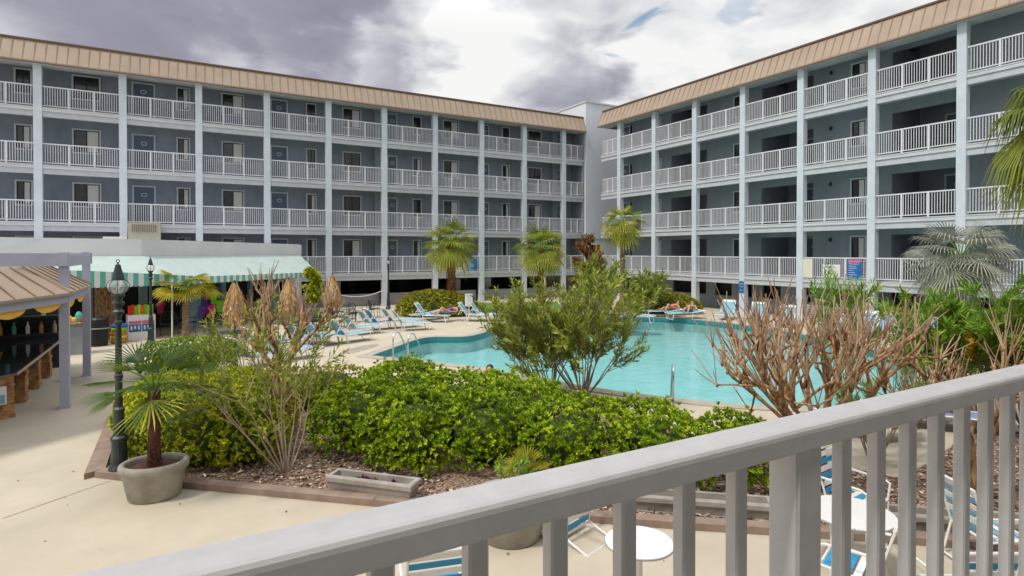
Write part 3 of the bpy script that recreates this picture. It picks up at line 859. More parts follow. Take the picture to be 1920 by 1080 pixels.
hedge('hedge', [(.42, 10.75, .50, 1.05, .92, .80, -.75), (.0, 11.9, .50, .95, 1.0, .72, 0), (.95, 11.6, .50, 1.05, 1.0, .72, 0), (.80, 10.35, .46, .85, .62, .70, -.6), (-.15, 10.95, .5, .6, .6, .74, 0)], M['hedge_y'],
      'rounded yellow green hedge behind the potted palm and beside the lamp post', dens=430, L=.058, W=.030, n=7, jitter=.06, tipt=.3)
hedge('hedge', [(.6, 13.3, .38, 1.6, .7, .44, 0), (2.2, 13.2, .38, 1.6, .62, .42, 0)], M['mound'],
      'low flat clipped golden hedge behind the bare crape myrtle', dens=340, L=.055, W=.028, n=6, jitter=.04, tipt=.25, power=4)
hedge('hedge', [(.25, 18.3, .45, 1.05, .95, .50, .7)], M['hedge_d'], 'square clipped dark green box hedge near the shop palm', dens=330, L=.065, W=.034, n=6, jitter=.06, tipt=.1, power=4)
def at(px, d): return pd(px, d)
c1 = at(812, 31.0)
hedge('hedge', [(c1[0], c1[1], .15, 1.95, 1.2, 1.15, -.5), (c1[0] + 1.2, c1[1] - .5, .1, 1.1, 1.0, 1.0, 0)], M['mound'], 'domed olive green hedge at the foot of the leftmost cabbage palm', 'clipped mounds at the far side',
      dens=130, L=.11, W=.06, n=6, jitter=.06, power=2.3)
c2 = at(1235, 32.5)
hedge('hedge', [(c2[0], c2[1], .15, 2.3, 1.1, .95, -.9)], M['mound'], 'domed olive green hedge behind the sunbather in coral red', 'clipped mounds at the far side', dens=130, L=.11, W=.06, n=6, jitter=.06, power=2.3)

def limb(p0, d, L, n, wob, up=0.0):
    pts = [Vector(p0)]; d = d.normalized()
    for i in range(n):
        d = (d + rvec() * wob + Vector((0, 0, up))).normalized()
        pts.append(pts[-1] + d * (L / n))
    return pts, d
def whorls(mb, pts, L, W, per, step, t, start=.35, droop=.0):
    """whorls of narrow leaves along the outer part of a shoot"""
    n = len(pts) - 1
    tot = sum((pts[i + 1] - pts[i]).length for i in range(n))
    k = max(1, int(tot * (1 - start) / step))
    for i in range(k + 1):
        s = start + (1 - start) * i / k
        x = min(s * n, n - 1e-4); j = int(x)
        p = pts[j].lerp(pts[j + 1], x - j); d = (pts[j + 1] - pts[j]).normalized()
        for q in range(per):
            v = rvec(); v = (v - d * v.dot(d)).normalized()
            aim = (v * ru(.5, 1.1) + d * ru(.6, 1.1) - Vector((0, 0, droop * rnd()))).normalized()
            leaf(mb, p, aim, d, L * ru(.7, 1.15), W, t + ru(-.2, .2) + (.12 if s > .9 else 0), .15)
def oleander(name, base, label, cat, stems, height, spread, m, L=.13, W=.022, start=.45, subs=3, per=3, step=.045, tipmat=None, tilt=(0, 0), lo=.15, bark='bark_pale', group=None, clear=.45, rad=.014, sub_len=(.3, .6), maxe=1.0):
    root = tag(empty(name, (base[0], base[1], 0)), label, cat, group)
    wood = MB(); fo = MB()
    for i in range(stems):
        a = 2 * math.pi * (i + ru(-.3, .3)) / stems
        e = (ru(lo, 1.0) ** .8) * maxe
        d = Vector((math.cos(a) * spread * e + tilt[0], math.sin(a) * spread * e + tilt[1], 1))
        Ls = height * ru(.8, 1.08) * (1.0 + .15 * e)
        pts, dd = limb((math.cos(a) * .06, math.sin(a) * .06, .0), d, Ls, 8, .09, .02)
        wood.tube(pts, [rad * (1.25 - i_ / 9) for i_ in range(9)], 5, cap=False)
        whorls(fo, pts, L, W, per, step, .5 + ru(-.1, .15), start + .2)
        for s_ in range(subs):
            j = random.randint(3, 7); p = pts[j]
            dv = (pts[min(j + 1, 8)] - pts[j - 1]).normalized()
            v = rvec(); v = (v - dv * v.dot(dv)).normalized()
            sp, _ = limb(p, dv * .9 + v * .75 + Vector((0, 0, .25)), height * ru(*sub_len), 5, .10, .05)
            wood.tube(sp, [rad * .6, rad * .5, rad * .45, rad * .35, rad * .3, rad * .2], 4, cap=False)
            whorls(fo, sp, L, W, per, step, .5 + ru(-.15, .2), start)
            for s2 in range(2):
                jj = random.randint(2, 4)
                v = rvec()
                s3, _ = limb(sp[jj], (sp[jj + 1] - sp[jj]).normalized() + v * .7 + Vector((0, 0, .2)), height * ru(.12, .25), 3, .1)
                wood.tube(s3, [rad * .3, rad * .25, rad * .2, rad * .15], 3, cap=False)
                whorls(fo, s3, L, W, per, step, .5 + ru(-.15, .25), .2)
    wood.build('branches', M[bark], root)
    fo.build('foliage', m, root, tint=True)
    return root
oleander('oleander_bush', at(1030, 13.5), 'low spreading left half of the loose oleander clump beside the pool', 'shrub', 18, 1.95, .95, M['olea'], start=.30, subs=5, step=.055, W=.034, L=.165, tilt=(-.22, .2), sub_len=(.3, .55))
oleander('oleander_bush', at(1092, 13.3), 'tall right half of the loose oleander clump with bare fanned stems beside the pool', 'shrub', 22, 2.15, .86, M['olea'], start=.34, subs=5, step=.055, W=.034, L=.165, tilt=(.02, .0), sub_len=(.3, .5))
oleander('oleander_bush', (1.42, 9.42), 'thin straggly oleander with bare lower stems, between the yellow hedge and the trough', 'shrub', 11, 1.8, .78, M['olea'], start=.62, subs=3, tilt=(-.12, .06), rad=.013, step=.07, L=.155, W=.027)
oleander('oleander_bush', at(478, 12.2), 'leafy oleander growing out of the clipped hedges right of the box hedge', 'shrub', 7, 1.7, .45, M['olea'], start=.4, subs=3, rad=.01, tilt=(-.1, .0))
oleander('oleander_bush', at(1215, 31.0), 'green bush beside the bare palm trunk at the far right of the pool', 'shrub', 16, 1.7, .75, M['olea'], L=.2, W=.055, start=.1, subs=4, step=.08)
oleander('oleander_bush', at(1120, 27.5), 'greyish green shrub under the russet tree beyond the pool', 'shrub', 16, 2.35, .45, M['olea'], L=.2, W=.05, start=.25, subs=4, step=.09)
oleander('oleander_bush', at(1590, 13.5), 'dark glossy shrub standing behind the right crape myrtle', 'shrub', 9, 2.0, .42, M['olea_b'], L=.26, W=.035, start=.45, subs=3, step=.08)
oleander('oleander_bush', at(1640, 9.3), 'low oleander with drooping dark leaves under the right crape myrtle', 'shrub', 9, 1.35, .8, M['olea_b'], start=.3, subs=3, step=.06)
for px, d, hgt, lab in ((1740, 11.8, 1.75, 'tall bright oleander with orange shoot tips left of the silver palm trunk'), (1838, 11.2, 1.95, 'tall bright oleander directly in front of the silver palm'), (1925, 10.8, 1.95, 'tall bright oleander at the right edge of the photo')):
    r_ = oleander('oleander_bush', at(px, d), lab, 'shrub', 15, hgt, .38, M['olea_b'], start=.5, subs=4, L=.19, W=.036, step=.05, bark='bark')
    fo = MB()
    for i in range(13):
        a = ru(0, 6.28); q = ru(.1, .9)
        pts, _ = limb((0, 0, 0), Vector((math.cos(a) * q * .45, math.sin(a) * q * .45, 1)), hgt * ru(.75, 1.05), 6, .06)
        whorls(fo, pts, .13, .042, 5, .035, .5, .80)
    fo.build('shoot_tips', M['olea_o'], r_, tint=True)

def myrtle(base, label, limbs, trunk_h, reach, rise, thick, shoots=6, shoot_len=.55, seed=1, subs=3, lean=(0, 0), dirs=None):
    random.seed(seed)
    root = tag(empty('crape_myrtle', (base[0], base[1], 0)), label, 'tree', 'pruned crape myrtles')
    tr = MB(); sh = MB()
    ends = []
    for i in range(limbs):
        a = 2 * math.pi * i / limbs + ru(-.25, .25) if dirs is None else dirs[i]
        e = ru(.45, 1.0)
        p0 = Vector((math.cos(a) * thick * .9, math.sin(a) * thick * .9, 0))
        p1 = Vector((math.cos(a) * thick * 1.2 + lean[0] * .3, math.sin(a) * thick * 1.2 + lean[1] * .3, trunk_h * ru(.8, 1.1)))
        d = Vector((math.cos(a) * reach * e + lean[0], math.sin(a) * reach * e + lean[1], rise))
        pts, dd = limb(p1, d, d.length * .60, 5, .16, .03)
        allp = [p0, (p0 + p1) / 2 + rvec() * .015] + pts
        tr.tube(allp, [thick * .62, thick * .56] + [thick * (.52 - .045 * j) for j in range(6)], 8, cap=True)
        for s in range(subs):
            v = rvec(); v.z = abs(v.z) * .6
            j = random.choice([3, 4, 5, 5])
            L_ = d.length * ru(.26, .46)
            sp, sd_ = limb(pts[j], dd + v * .9 + Vector((0, 0, .25)), L_, 4, .22, .06)
            tr.tube(sp, [thick * .36, thick * .33, thick * .3, thick * .27, thick * .26], 7)
            kb_ = sp[-1]
            tr.lathe(kb_, [(0, -.05), (.016 + thick * .1, -.03), (.018 + thick * .14, 0), (.015 + thick * .08, .03), (0, .04)], 7)
            ends.append((kb_, sd_))
            if rnd() < .75:
                q, qd = limb(sp[2], sd_ + rvec() * .95, L_ * .7, 3, .25, .08)
                tr.tube(q, [thick * .27, thick * .24, thick * .2, thick * .2], 6)
                tr.lathe(q[-1], [(0, -.04), (.013 + thick * .08, -.02), (.014 + thick * .11, 0), (.012 + thick * .07, .025), (0, .035)], 6)
                ends.append((q[-1], qd))
    for kb_, d in ends:
        for s in range(random.randint(shoots - 3, shoots)):
            v = rvec()
            q, _ = limb(kb_, d * .6 + v * .55 + Vector((0, 0, .85)), shoot_len * ru(.3, 1.15), 3, .08, .02)
            r0 = ru(.7, 1.1); sh.tube(q, [.0088 * r0, .0078 * r0, .0068 * r0, .0055 * r0], 5)
    tr.build('trunk', M['bark'], root, smooth=True)
    sh.build('shoots', M['bark_shoot'], root)
    return root
myrtle((7.85, 4.95), 'largest bare pruned crape myrtle with many knobbly limbs, in front of the pool', 15, .70, 1.6, 1.45, .066, shoots=6, shoot_len=.55, seed=11, subs=5, lean=(-.12, .12))
myrtle(at(527, 10.3), 'slender bare crape myrtle with a single tall trunk near the left hedge', 6, 1.5, .95, .98, .088, shoots=8, shoot_len=.42, seed=6, subs=3)
myrtle((9.15, 3.6), 'bare crape myrtle seen through and above the right end of the balcony railing', 6, .95, .95, 1.1, .075, shoots=5, shoot_len=.6, seed=21, subs=3)
myrtle(at(1700, 9.2), 'small bare crape myrtle standing between the largest one and the bright oleanders', 4, .7, .7, .75, .055, shoots=4, shoot_len=.5, seed=31, subs=3)
random.seed(99)

def fan(mb, c, d, up, R_, n, W, t, arc=2.5, droop=.3, split=.28, dead=False):
    """palmate leaf: centre c, pointing along d"""
    s_ = d.cross(up).normalized(); nrm = s_.cross(d).normalized()
    hub = c
    for i in range(n):
        a = -arc / 2 + arc * i / (n - 1)
        dr = (d * math.cos(a) + s_ * math.sin(a)).normalized()
        L = R_ * (.80 + .20 * math.cos(a * .8)) * ru(.93, 1.05)
        side = dr.cross(nrm).normalized() * W
        p1 = hub + dr * (L * split); p2 = hub + dr * (L * .72) + Vector((0, 0, -droop * L * .18)) - nrm * (.02 * L); p3 = hub + dr * L * .97 + Vector((0, 0, -droop * L * ru(.5, .9)))
        tt = t + ru(-.16, .16)
        mb.quad(hub, p1 - side + nrm * W * .5, p1, p1 + side + nrm * W * .5, tt)
        mb.quad(p1 - side, p2 - side * .75, p2 + nrm * -W * .4, p1 - nrm * W * .4, tt)
        mb.quad(p1 + side, p1 - nrm * W * .4, p2 + nrm * -W * .4, p2 + side * .75, tt)
        mb.tri(p2 - side * .75, p3, p2 + side * .75, tt + .03)
def fan_palm(name, base, h, label, leafm, trunkm, nl=34, R_=.85, pet=.75, tr=.15, fn=20, W=.03, up_bias=.15, group=None, droop=.5, lean=(0, 0), fibre=False, dead=0, arc=2.6, tintb=.5, elev=(-.75, 1.25), cat='palm tree', z0=0):
    root = tag(empty(name, (base[0], base[1], z0)), label, cat, group)
    tb = MB()
    pts = [Vector((lean[0] * (i / 6) ** 1.5, lean[1] * (i / 6) ** 1.5, h * i / 6)) for i in range(7)]
    tb.tube(pts, [tr * 1.25, tr * 1.05, tr, tr, tr, tr * 1.05, tr * .9], 10)
    top = pts[-1]
    k = int(h / .09)
    for i in range(k):
        z = .05 + (h - .05) * i / k
        a = i * 2.4
        for q in range(3):
            w = a + q * 2.09
            p = Vector((lean[0] * (z / h) ** 1.5 + math.cos(w) * tr * .95, lean[1] * (z / h) ** 1.5 + math.sin(w) * tr * .95, z))
            o = Vector((math.cos(w), math.sin(w), 1.2)).normalized()
            leaf(tb, p, o, Vector((math.cos(w), math.sin(w), 0)), tr * .75, tr * .7, .5, .3)
    tb.build('trunk', M[trunkm], root)
    fb = MB(); pb = MB(); db = MB()
    for i in range(nl):
        f_ = (i + .5) / nl
        el = elev[1] + (elev[0] - elev[1]) * f_ ** .85 + ru(-.12, .12)
        az = i * 2.39996 + ru(-.2, .2)
        d = Vector((math.cos(az) * math.cos(el), math.sin(az) * math.cos(el), math.sin(el)))
        L = pet * ru(.8, 1.15)
        mid = top + d * L * .55 + Vector((0, 0, .05 * L)); end = top + d * L + Vector((0, 0, -.08 * L))
        pb.tube([top + Vector((0, 0, -.05)), mid, end], [.018, .013, .009], 4, cap=False)
        d2 = (end - mid).normalized()
        d2 = (d2 + Vector((0, 0, -.25 * droop))).normalized()
        upv = Vector((0, 0, 1)) + rvec() * .35
        fan(fb, end, d2, upv, R_ * ru(.85, 1.1), fn, W, tintb + .18 * (1 - 2 * f_) * -1 + ru(-.3, .3), arc, droop)
    fb.build('crown', M[leafm], root, tint=True)
    pb.build('leaf_stalks', M['olea_b'], root, tint=True)
    for i in range(dead):
        a = ru(-2.6, -1.2); d = Vector((math.cos(a) * .25, math.sin(a) * .25, -1)).normalized()
        fan(db, top + d * .35, d, Vector((math.cos(a), math.sin(a), .2)), R_ * .95, 16, W, .5, 1.0, .1)
    if dead: db.build('dead_frond', M['dead'], root, tint=True)
    return root
fan_palm('cabbage_palm', at(846, 31.5), 3.75, 'fullest cabbage palm with a red brown trunk, in front of the far railing poster', 'sabal', 'palm_trunk', nl=62, R_=.95, pet=.9, tr=.2, group='cabbage palms beyond the pool', W=.024, elev=(-.95, 1.35), droop=.45, fn=14)
fan_palm('cabbage_palm', at(1015, 31.5), 3.5, 'shorter cabbage palm with a dark red trunk, left of the stair tower', 'sabal', 'palm_trunk', nl=50, R_=.92, pet=.85, tr=.17, group='cabbage palms beyond the pool', W=.024, elev=(-.85, 1.35), droop=.45, fn=14)
fan_palm('cabbage_palm', at(1167, 32.5), 4.9, 'slender cabbage palm with pale trunk and orange dead frond, right of the stair tower', 'sabal', 'palm_trunk_pale', nl=42, R_=.85, pet=.7, tr=.13, group='cabbage palms beyond the pool', dead=5, W=.024, tintb=.6, droop=.6, elev=(-.8, 1.3), fn=14)
fan_palm('windmill_palm', at(347, 22.8), 1.95, 'yellow leaved windmill palm standing in front of the shop awning', 'sabal_y', 'palm_trunk_pale', nl=18, R_=.78, pet=.6, tr=.12, W=.026, elev=(-.25, .9), droop=.3, cat='palm tree')
fan_palm('silver_palm', at(1800, 14.3), 3.2, 'silvery grey fan palm in front of the right wing', 'silver', 'palm_trunk_pale', nl=42, R_=.80, pet=.62, tr=.13, W=.015, fn=24, droop=.55, arc=3.0, elev=(-.95, 1.2))
fan_palm('cabbage_palm', at(2070, 9.6), 5.7, 'tall cabbage palm whose fronds hang in from the right edge of the photo', 'sabal', 'palm_trunk_pale', nl=40, R_=.95, pet=.85, tr=.16, W=.022, fn=34, droop=1.2, group='cabbage palms beyond the pool', arc=2.8, tintb=.22)
fan_palm('windmill_palm', at(986, 7.75), .35, 'small yellow green palm seedling in front of the bright hedge', 'sabal_y', 'fibre', nl=13, R_=.3, pet=.2, tr=.04, W=.011, elev=(.25, 1.4), droop=.2, fn=12, arc=1.7)

# russet tree
def leafy_tree(name, base, h, cr_, label, m):
    root = tag(empty(name, (base[0], base[1], 0)), label, 'tree')
    tb = MB(); fo = MB()
    pts, d = limb((0, 0, 0), Vector((0, 0, 1)), h * .95, 8, .05)
    tb.tube(pts, [.09 * (1.1 - i / 9) for i in range(9)], 7)
    for i in range(34):
        j = random.randint(3, 8)
        v = rvec(); v.z = abs(v.z) * .5
        sp, _ = limb(pts[j], v + Vector((0, 0, .35)), cr_ * ru(.5, 1.1) * (1.2 - j / 12), 4, .15, .04)
        tb.tube(sp, [.02, .016, .012, .009, .006], 4, cap=False)
        for q in range(34):
            s = ru(.3, 1); x = s * 3.99; k = int(x)
            p = sp[k].lerp(sp[k + 1], x - k) + rvec() * .18 * ru(.2, 1)
            rosette(fo, p, (rvec() + Vector((0, 0, .4))).normalized(), 5, .18, .095, ru(.1, .9), .9)
    tb.build('trunk', M['bark_pale'], root); fo.build('crown', m, root, tint=True)
leafy_tree('russet_tree', at(1100, 28.5), 4.0, 1.25, 'small tree with russet brown leaves standing left of the stair tower foot', M['russet'])
leafy_tree('young_tree', at(590, 29.5), 2.3, .7, 'small yellow green tree beside the shop end wall', M['hedge_y'])

# ---------------------------------------------------------------- potted palm and planters
pc = at(287, 8.0)
pot = tag(empty('planter_pot', (pc[0], pc[1], 0)), 'oval grey concrete pot with rounded rim holding a small hairy trunked palm', 'planter')
def pot_build(root, sx=1.0, r=.47, h=.52, rot=0.0):
    m = MB()
    m.lathe((0, 0, 0), [(0, .0), (r * .70, .0), (r * .74, .02), (r * .90, h * .70), (r * .985, h * .82), (r * 1.0, h * .9), (r * .975, h * .97), (r * .92, h), (r * .84, h * .99), (r * .80, h * .93), (r * .79, h * .8)], 40, sx=1.0, sy=sx, rot=rot)
    m.build('pot_body', M['pot'], root, smooth=True)
    s = MB(); s.lathe((0, 0, 0), [(r * .80, h * .84), (r * .4, h * .87), (0, h * .88)], 30, sx=1.0, sy=sx, rot=rot)
    s.build('soil', M['soil'], root)
pot_build(pot, .84, r=.43, h=.5, rot=-.2)
fan_palm('windmill_palm', pc, 1.08, 'small windmill palm with a dark hairy trunk growing in the grey oval pot', 'fan_dark', 'fibre', nl=18, R_=.56, pet=.40, tr=.08, W=.0115, fn=15, elev=(-.2, 1.1), droop=.12, arc=2.0, tintb=.36, cat='palm tree', z0=.44)
pc2 = at(958, 6.9)
pot2 = tag(empty('planter_pot', (pc2[0], pc2[1], 0)), 'round sandy concrete pot seen below the balcony rail', 'planter')
pot_build(pot2, 1.0)
oleander('pot_plant', pc2, 'leafy plant growing in the sandy pot below the rail', 'plant', 5, .35, .5, M['olea_b'], L=.09, start=.5, subs=1).location.z = .45
def trough(p0, p1, w, h, label, name='planter_trough', plants=True, mat_='pot'):
    a, b = Vector(p0), Vector(p1); L = (b - a).length; ang = math.atan2(b.y - a.y, b.x - a.x); c = (a + b) / 2
    root = tag(empty(name, (c.x, c.y, 0.03), ang), label, 'planter', 'long trough planters')
    m = MB(); t = .055
    x0, x1, y0, y1 = -L / 2, L / 2, -w / 2, w / 2; k = .03
    def ring(i0, i1, z0, z1):
        P0 = [(x0 - i0, y0 - i0), (x1 + i0, y0 - i0), (x1 + i0, y1 + i0), (x0 - i0, y1 + i0)]; P1 = [(x0 - i1, y0 - i1), (x1 + i1, y0 - i1), (x1 + i1, y1 + i1), (x0 - i1, y1 + i1)]
        for q in range(4):
            r_ = (q + 1) % 4
            m.quad((*P0[q], z0), (*P0[r_], z0), (*P1[r_], z1), (*P1[q], z1))
    ring(-.04, -.005, 0, h - .075); ring(-.005, .012, h - .075, h - .07); ring(.012, .014, h - .07, h - .015); ring(.014, 0, h - .015, h); ring(0, -t, h, h); ring(-t, -t - .01, h, h * .5)
    m.poly([(x0, y0, .004), (x0, y1, .004), (x1, y1, .004), (x1, y0, .004)])
    m.build('trough_body', M[mat_], root)
    s = MB(); s.quad((x0 + t, y0 + t, h * .62), (x1 - t, y0 + t, h * .62), (x1 - t, y1 - t, h * .62), (x0 + t, y1 - t, h * .62)); s.build('soil', M['soil'], root)
    if plants:
        f = MB()
        for i in range(5):
            x = ru(x0 * .8, x1 * .1) if i < 4 else x1 * .45
            rosette(f, Vector((x, ru(-.04, .04), h * .62)), Vector((0, 0, 1)), 16, .09, .03, .5, .9)
        f.build('purple_plant', M['purple_leaf'], root, tint=True)
    return root
M['purple_leaf'] = leafmat('purple_leaf', (.06, .01, .03), (.20, .03, .10), (.34, .08, .18), trans=.2)
trough(g(622, 902, .15), g(778, 922, .15), .30, .24, 'grey concrete trough with a few purple plants on the edge of the mulch')
trough((5.05, 5.95), (6.5, 4.72), .30, .20, 'dark soil filled trough below the hedge, seen between balusters and the wide post', plants=False)
trough((7.2, 4.15), (8.75, 2.85), .30, .20, 'dark soil filled trough at the foot of the crape myrtle seen through the right balusters', plants=False)
st_ = MB()
for i in range(4):
    x, y = g(676 + i * 6, 890 + (i % 2) * 2, .06)
    st_.tube([(x, y, .02), (x + ru(-.01, .01), y, .12 + .03 * (i % 2))], .022, 6)
tag(st_.build('tree_stump', M['bark']), 'short orange cut stump in the mulch behind the grey trough', 'stump')

# ---------------------------------------------------------------- lamps
def lamp_post(base, H, label, sc_=1.0):
    root = tag(empty('lamp_post', (base[0], base[1], 0)), label, 'street lamp', 'old style courtyard lamp posts')
    m = MB()
    m.lathe((0, 0, 0), [(0, 0), (.165, 0), (.165, .05), (.145, .07), (.145, .10), (.11, .16), (.10, .50), (.115, .53), (.115, .57), (.085, .60), (.075, .64), (.07, .95), (.078, .97), (.078, 1.0), (.052, 1.03), (.048, 1.45), (.058, 1.47), (.058, 1.51), (.046, 1.53),
                         (.042, H - .98), (.055, H - .96), (.055, H - .93), (.04, H - .90), (.05, H - .82), (.075, H - .80), (.08, H - .77), (.055, H - .74), (.05, H - .69), (.085, H - .66), (.085, H - .63), (.05, H - .61), (.06, H - .56), (0, H - .56)], 16)
    m.build('pole', M['iron'], root, smooth=False)
    c = MB()
    c.lathe((0, 0, 0), [(.075, H - .56), (.09, H - .53), (.08, H - .50), (.0, H - .50)], 14)
    for k in range(8):
        w = k * math.pi / 4
        pts = [(math.cos(w) * r, math.sin(w) * r, z) for r, z in ((.075, H - .50), (.125, H - .46), (.150, H - .40), (.135, H - .34), (.085, H - .29))]
        c.tube(pts, .0045, 4, cap=False)
    c.lathe((0, 0, 0), [(.0, H - .30), (.086, H - .30), (.08, H - .26), (.058, H - .17), (.045, H - .12), (.035, H - .07), (.012, H - .05), (.012, H - .03)], 14)
    ri = [(math.cos(t * math.pi / 5) * .022, 0, H - .01 + math.sin(t * math.pi / 5) * .022) for t in range(11)]
    c.tube(ri, .006, 5, cap=False)
    c.build('lamp_cap', M['iron'], root)
    s = MB(); s.lathe((0, 0, 0), [(.07, H - .50), (.118, H - .46), (.142, H - .40), (.128, H - .34), (.08, H - .295)], 24)
    s.build('lamp_globe', M['lampglass'], root, smooth=True)
    b = MB(); b.lathe((0, 0, 0), [(.012, H - .50), (.016, H - .46), (.022, H - .42), (.012, H - .38), (0, H - .37)], 10); b.build('bulb', M['white'], root)
    return root
lamp_post(at(221, 8.8), 3.24, 'nearest dark green lamp post with a glass globe, beside the potted palm')
lamp_post(at(282, 21.3), 3.18, 'dark lamp post with a glass globe in front of the striped awning')
lamp_post(at(728, 34.2), 3.15, 'distant thin lamp post against the far walkway column')

# ---------------------------------------------------------------- bar gazebo
gz = tag(empty('bar_gazebo', (-4.2, 17.5, 0)), 'poolside bar pavilion with tan metal skirt roof and lavender grey posts and beams', 'gazebo')
gz_loc = Vector(gz.location)
def gl(mb):
    mb.v = [(p[0] - gz_loc.x, p[1] - gz_loc.y, p[2]) for p in mb.v]; return mb
for x, y in ((-2.1, 15.72), (-2.12, 19.48), (-6.6, 15.72), (-6.6, 19.48)):
    m = MB(); m.box(x - .085, x + .085, y - .085, y + .085, 0, 3.36); m.box(x - .1, x + .1, y - .1, y + .1, 0, .03); gl(m).build('post', M['post'], gz)
m = MB(); m.box(-9, -2.02, 15.60, 15.635, 3.06, 3.34); gl(m).build('beam', M['post'], gz)
m = MB(); m.box(-2.06, -2.02, 15.64, 19.6, 3.05, 3.28); gl(m).build('beam', M['post'], gz)
m = MB(); m.box(-9, -2.0, 19.57, 19.61, 3.05, 3.33); gl(m).build('beam', M['post'], gz)
EV = [(-4.6, 11.8), (-2.75, 13.1), (-1.95, 15.5), (-1.93, 18.7), (-3.0, 20.9), (-6.5, 21.2), (-7.4, 16.5), (-6.2, 12.4)]
cx_, cy_ = -4.6, 16.8
IN = [(cx_ + (x - cx_) * .68, cy_ + (y - cy_) * .76) for x, y in EV]
rf = MB(); fz = MB()
n = len(EV)
for i in range(n):
    a, b = EV[i], EV[(i + 1) % n]; c, d = IN[i], IN[(i + 1) % n]
    ze, zi = 2.50, 3.04
    rf.mi = 0
    rf.quad((*a, ze), (*b, ze), (*d, zi), (*c, zi))
    rf.quad((*a, ze - .05), (*b, ze - .05), (*b, ze), (*a, ze))
    L = (Vector(b) - Vector(a)).length; k = max(2, int(L / .62))
    rf.mi = 1
    for j in range(k + 1):
        t = j / k
        p = Vector((*a, ze)).lerp(Vector((*b, ze)), t); q = Vector((*c, zi)).lerp(Vector((*d, zi)), t)
        rf.mi = 1 if 0 < j < k else 0
        w = .012 if 0 < j < k else .07
        e1 = Vector((b[0] - a[0], b[1] - a[1], 0)).normalized() * w; u_ = Vector((0, 0, .03))
        rf.quad(p - e1 + u_, p + e1 + u_, q + e1 + u_, q - e1 + u_); rf.quad(p - e1, p - e1 + u_, q - e1 + u_, q - e1); rf.quad(p + e1 + u_, p + e1, q + e1, q + e1 + u_); rf.quad(p - e1, p + e1, p + e1 + u_, p - e1 + u_)
    ai = (cx_ + (a[0] - cx_) * .97, cy_ + (a[1] - cy_) * .97); bi = (cx_ + (b[0] - cx_) * .97, cy_ + (b[1] - cy_) * .97)
    fz.quad((*ai, 2.28), (*bi, 2.28), (*bi, 2.47), (*ai, 2.47)); fz.quad((*ai, 2.47), (*bi, 2.47), (cx_ + (bi[0] - cx_) * .96, cy_ + (bi[1] - cy_) * .96, 2.465), (cx_ + (ai[0] - cx_) * .96, cy_ + (ai[1] - cy_) * .96, 2.465))
rf.mi = 0; rf.poly([(x, y, 3.04) for x, y in IN])
gl(rf).build('roof', [M['roof'], M['seam']], gz)
gl(fz).build('eave_board', M['post'], gz)
m = MB(); m.poly([(x, y, 2.44) for x, y in reversed([(cx_ + (x - cx_) * .93, cy_ + (y - cy_) * .93) for x, y in EV])]); gl(m).build('ceiling', M['dark'], gz)
m = MB()
for i in range(n):
    a, b = [Vector((cx_ + (q[0] - cx_) * .955, cy_ + (q[1] - cy_) * .955, 2.29)) for q in (EV[i], EV[(i + 1) % n])]
    k = max(1, int((b - a).length / 1.1))
    for j in range(k):
        p, q = a.lerp(b, (j + .08) / k), a.lerp(b, (j + .92) / k)
        S = 8; m = MB()
        for s in range(S):
            f0, f1 = s / S, (s + 1) / S
            h0, h1 = .16 * math.sin(math.pi * f0) ** .6, .16 * math.sin(math.pi * f1) ** .6
            A, B = p.lerp(q, f0), p.lerp(q, f1)
            m.quad(A, B, B - Vector((0, 0, h1)), A - Vector((0, 0, h0)))
        gl(m).build('bunting', M['bunting'], gz)
# the bar back wall, dark shelves and their bottles
m = MB(); m.box(-7.6, -2.9, 21.3, 21.4, 0, 2.4); gl(m).build('back_board', M['dark'], gz)
# the counter
bar = tag(empty('bar_counter', (-3.3, 17.5, 0)), 'bar with a glossy black top on stacked orange stone piers, under the pavilion roof', 'bar')
bl = Vector(bar.location)
def bloc(mb):
    mb.v = [(p[0] - bl.x, p[1] - bl.y, p[2]) for p in mb.v]; return mb
m = MB(); TOP = [(-2.83, 15.35), (-2.85, 20.8), (-3.75, 20.8), (-3.75, 16.3), (-5.2, 15.0), (-6.5, 14.2), (-6.2, 13.4), (-3.7, 14.4)]
m.prism(TOP, .855, .90); bloc(m).build('counter_top', M['black_gloss'], bar)
m = MB(); m.box(-2.845, -2.822, 15.36, 20.82, .845, .903); bloc(m).build('counter_edge', M['metal_edge'], bar)
m = MB(); m.prism([(-3.32, 15.6), (-3.32, 20.4), (-3.6, 20.4), (-3.6, 16.2), (-5.2, 14.8), (-4.2, 14.6)], 0, .85); bloc(m).build('counter_front', M['dark'], bar)
def pier(cx0, cy0, w, dpt, ang=0):
    m = MB(); z = 0
    while z < .80:
        h = ru(.05, .09); j = 2
        e = ru(-.018, .018); Mx = Matrix.Rotation(ang, 3, 'Z')
        s0 = ru(.35, .65)
        m.cbox((cx0, cy0, z + h / 2), w + e * 2, dpt + ru(-.03, .03), h * .93, Mx)
        z += h
    z = .855 - .0
    bloc(m).build('stone_pier', M['stone'], bar)
for y in (16.9, 18.35, 19.8): pier(-3.16, y, .42, .36)
pier(-3.25, 15.45, .55, .6, .5); pier(-4.6, 14.75, .6, .5, .5)
# notice on the first pier
Mx = Matrix.Rotation(.5, 3, 'Z')
nx, ny = g(17, 733, .48)
m = MB(); m.cbox((-3.1, 15.10, .5), .30, .03, .36, Mx); no = bloc(m).build('notice', M['sign_white'], bar)
m = MB(); m.cbox((-3.092, 15.083, .43), .24, .012, .17, Mx); bloc(m).build('picture', M['sling'], no)
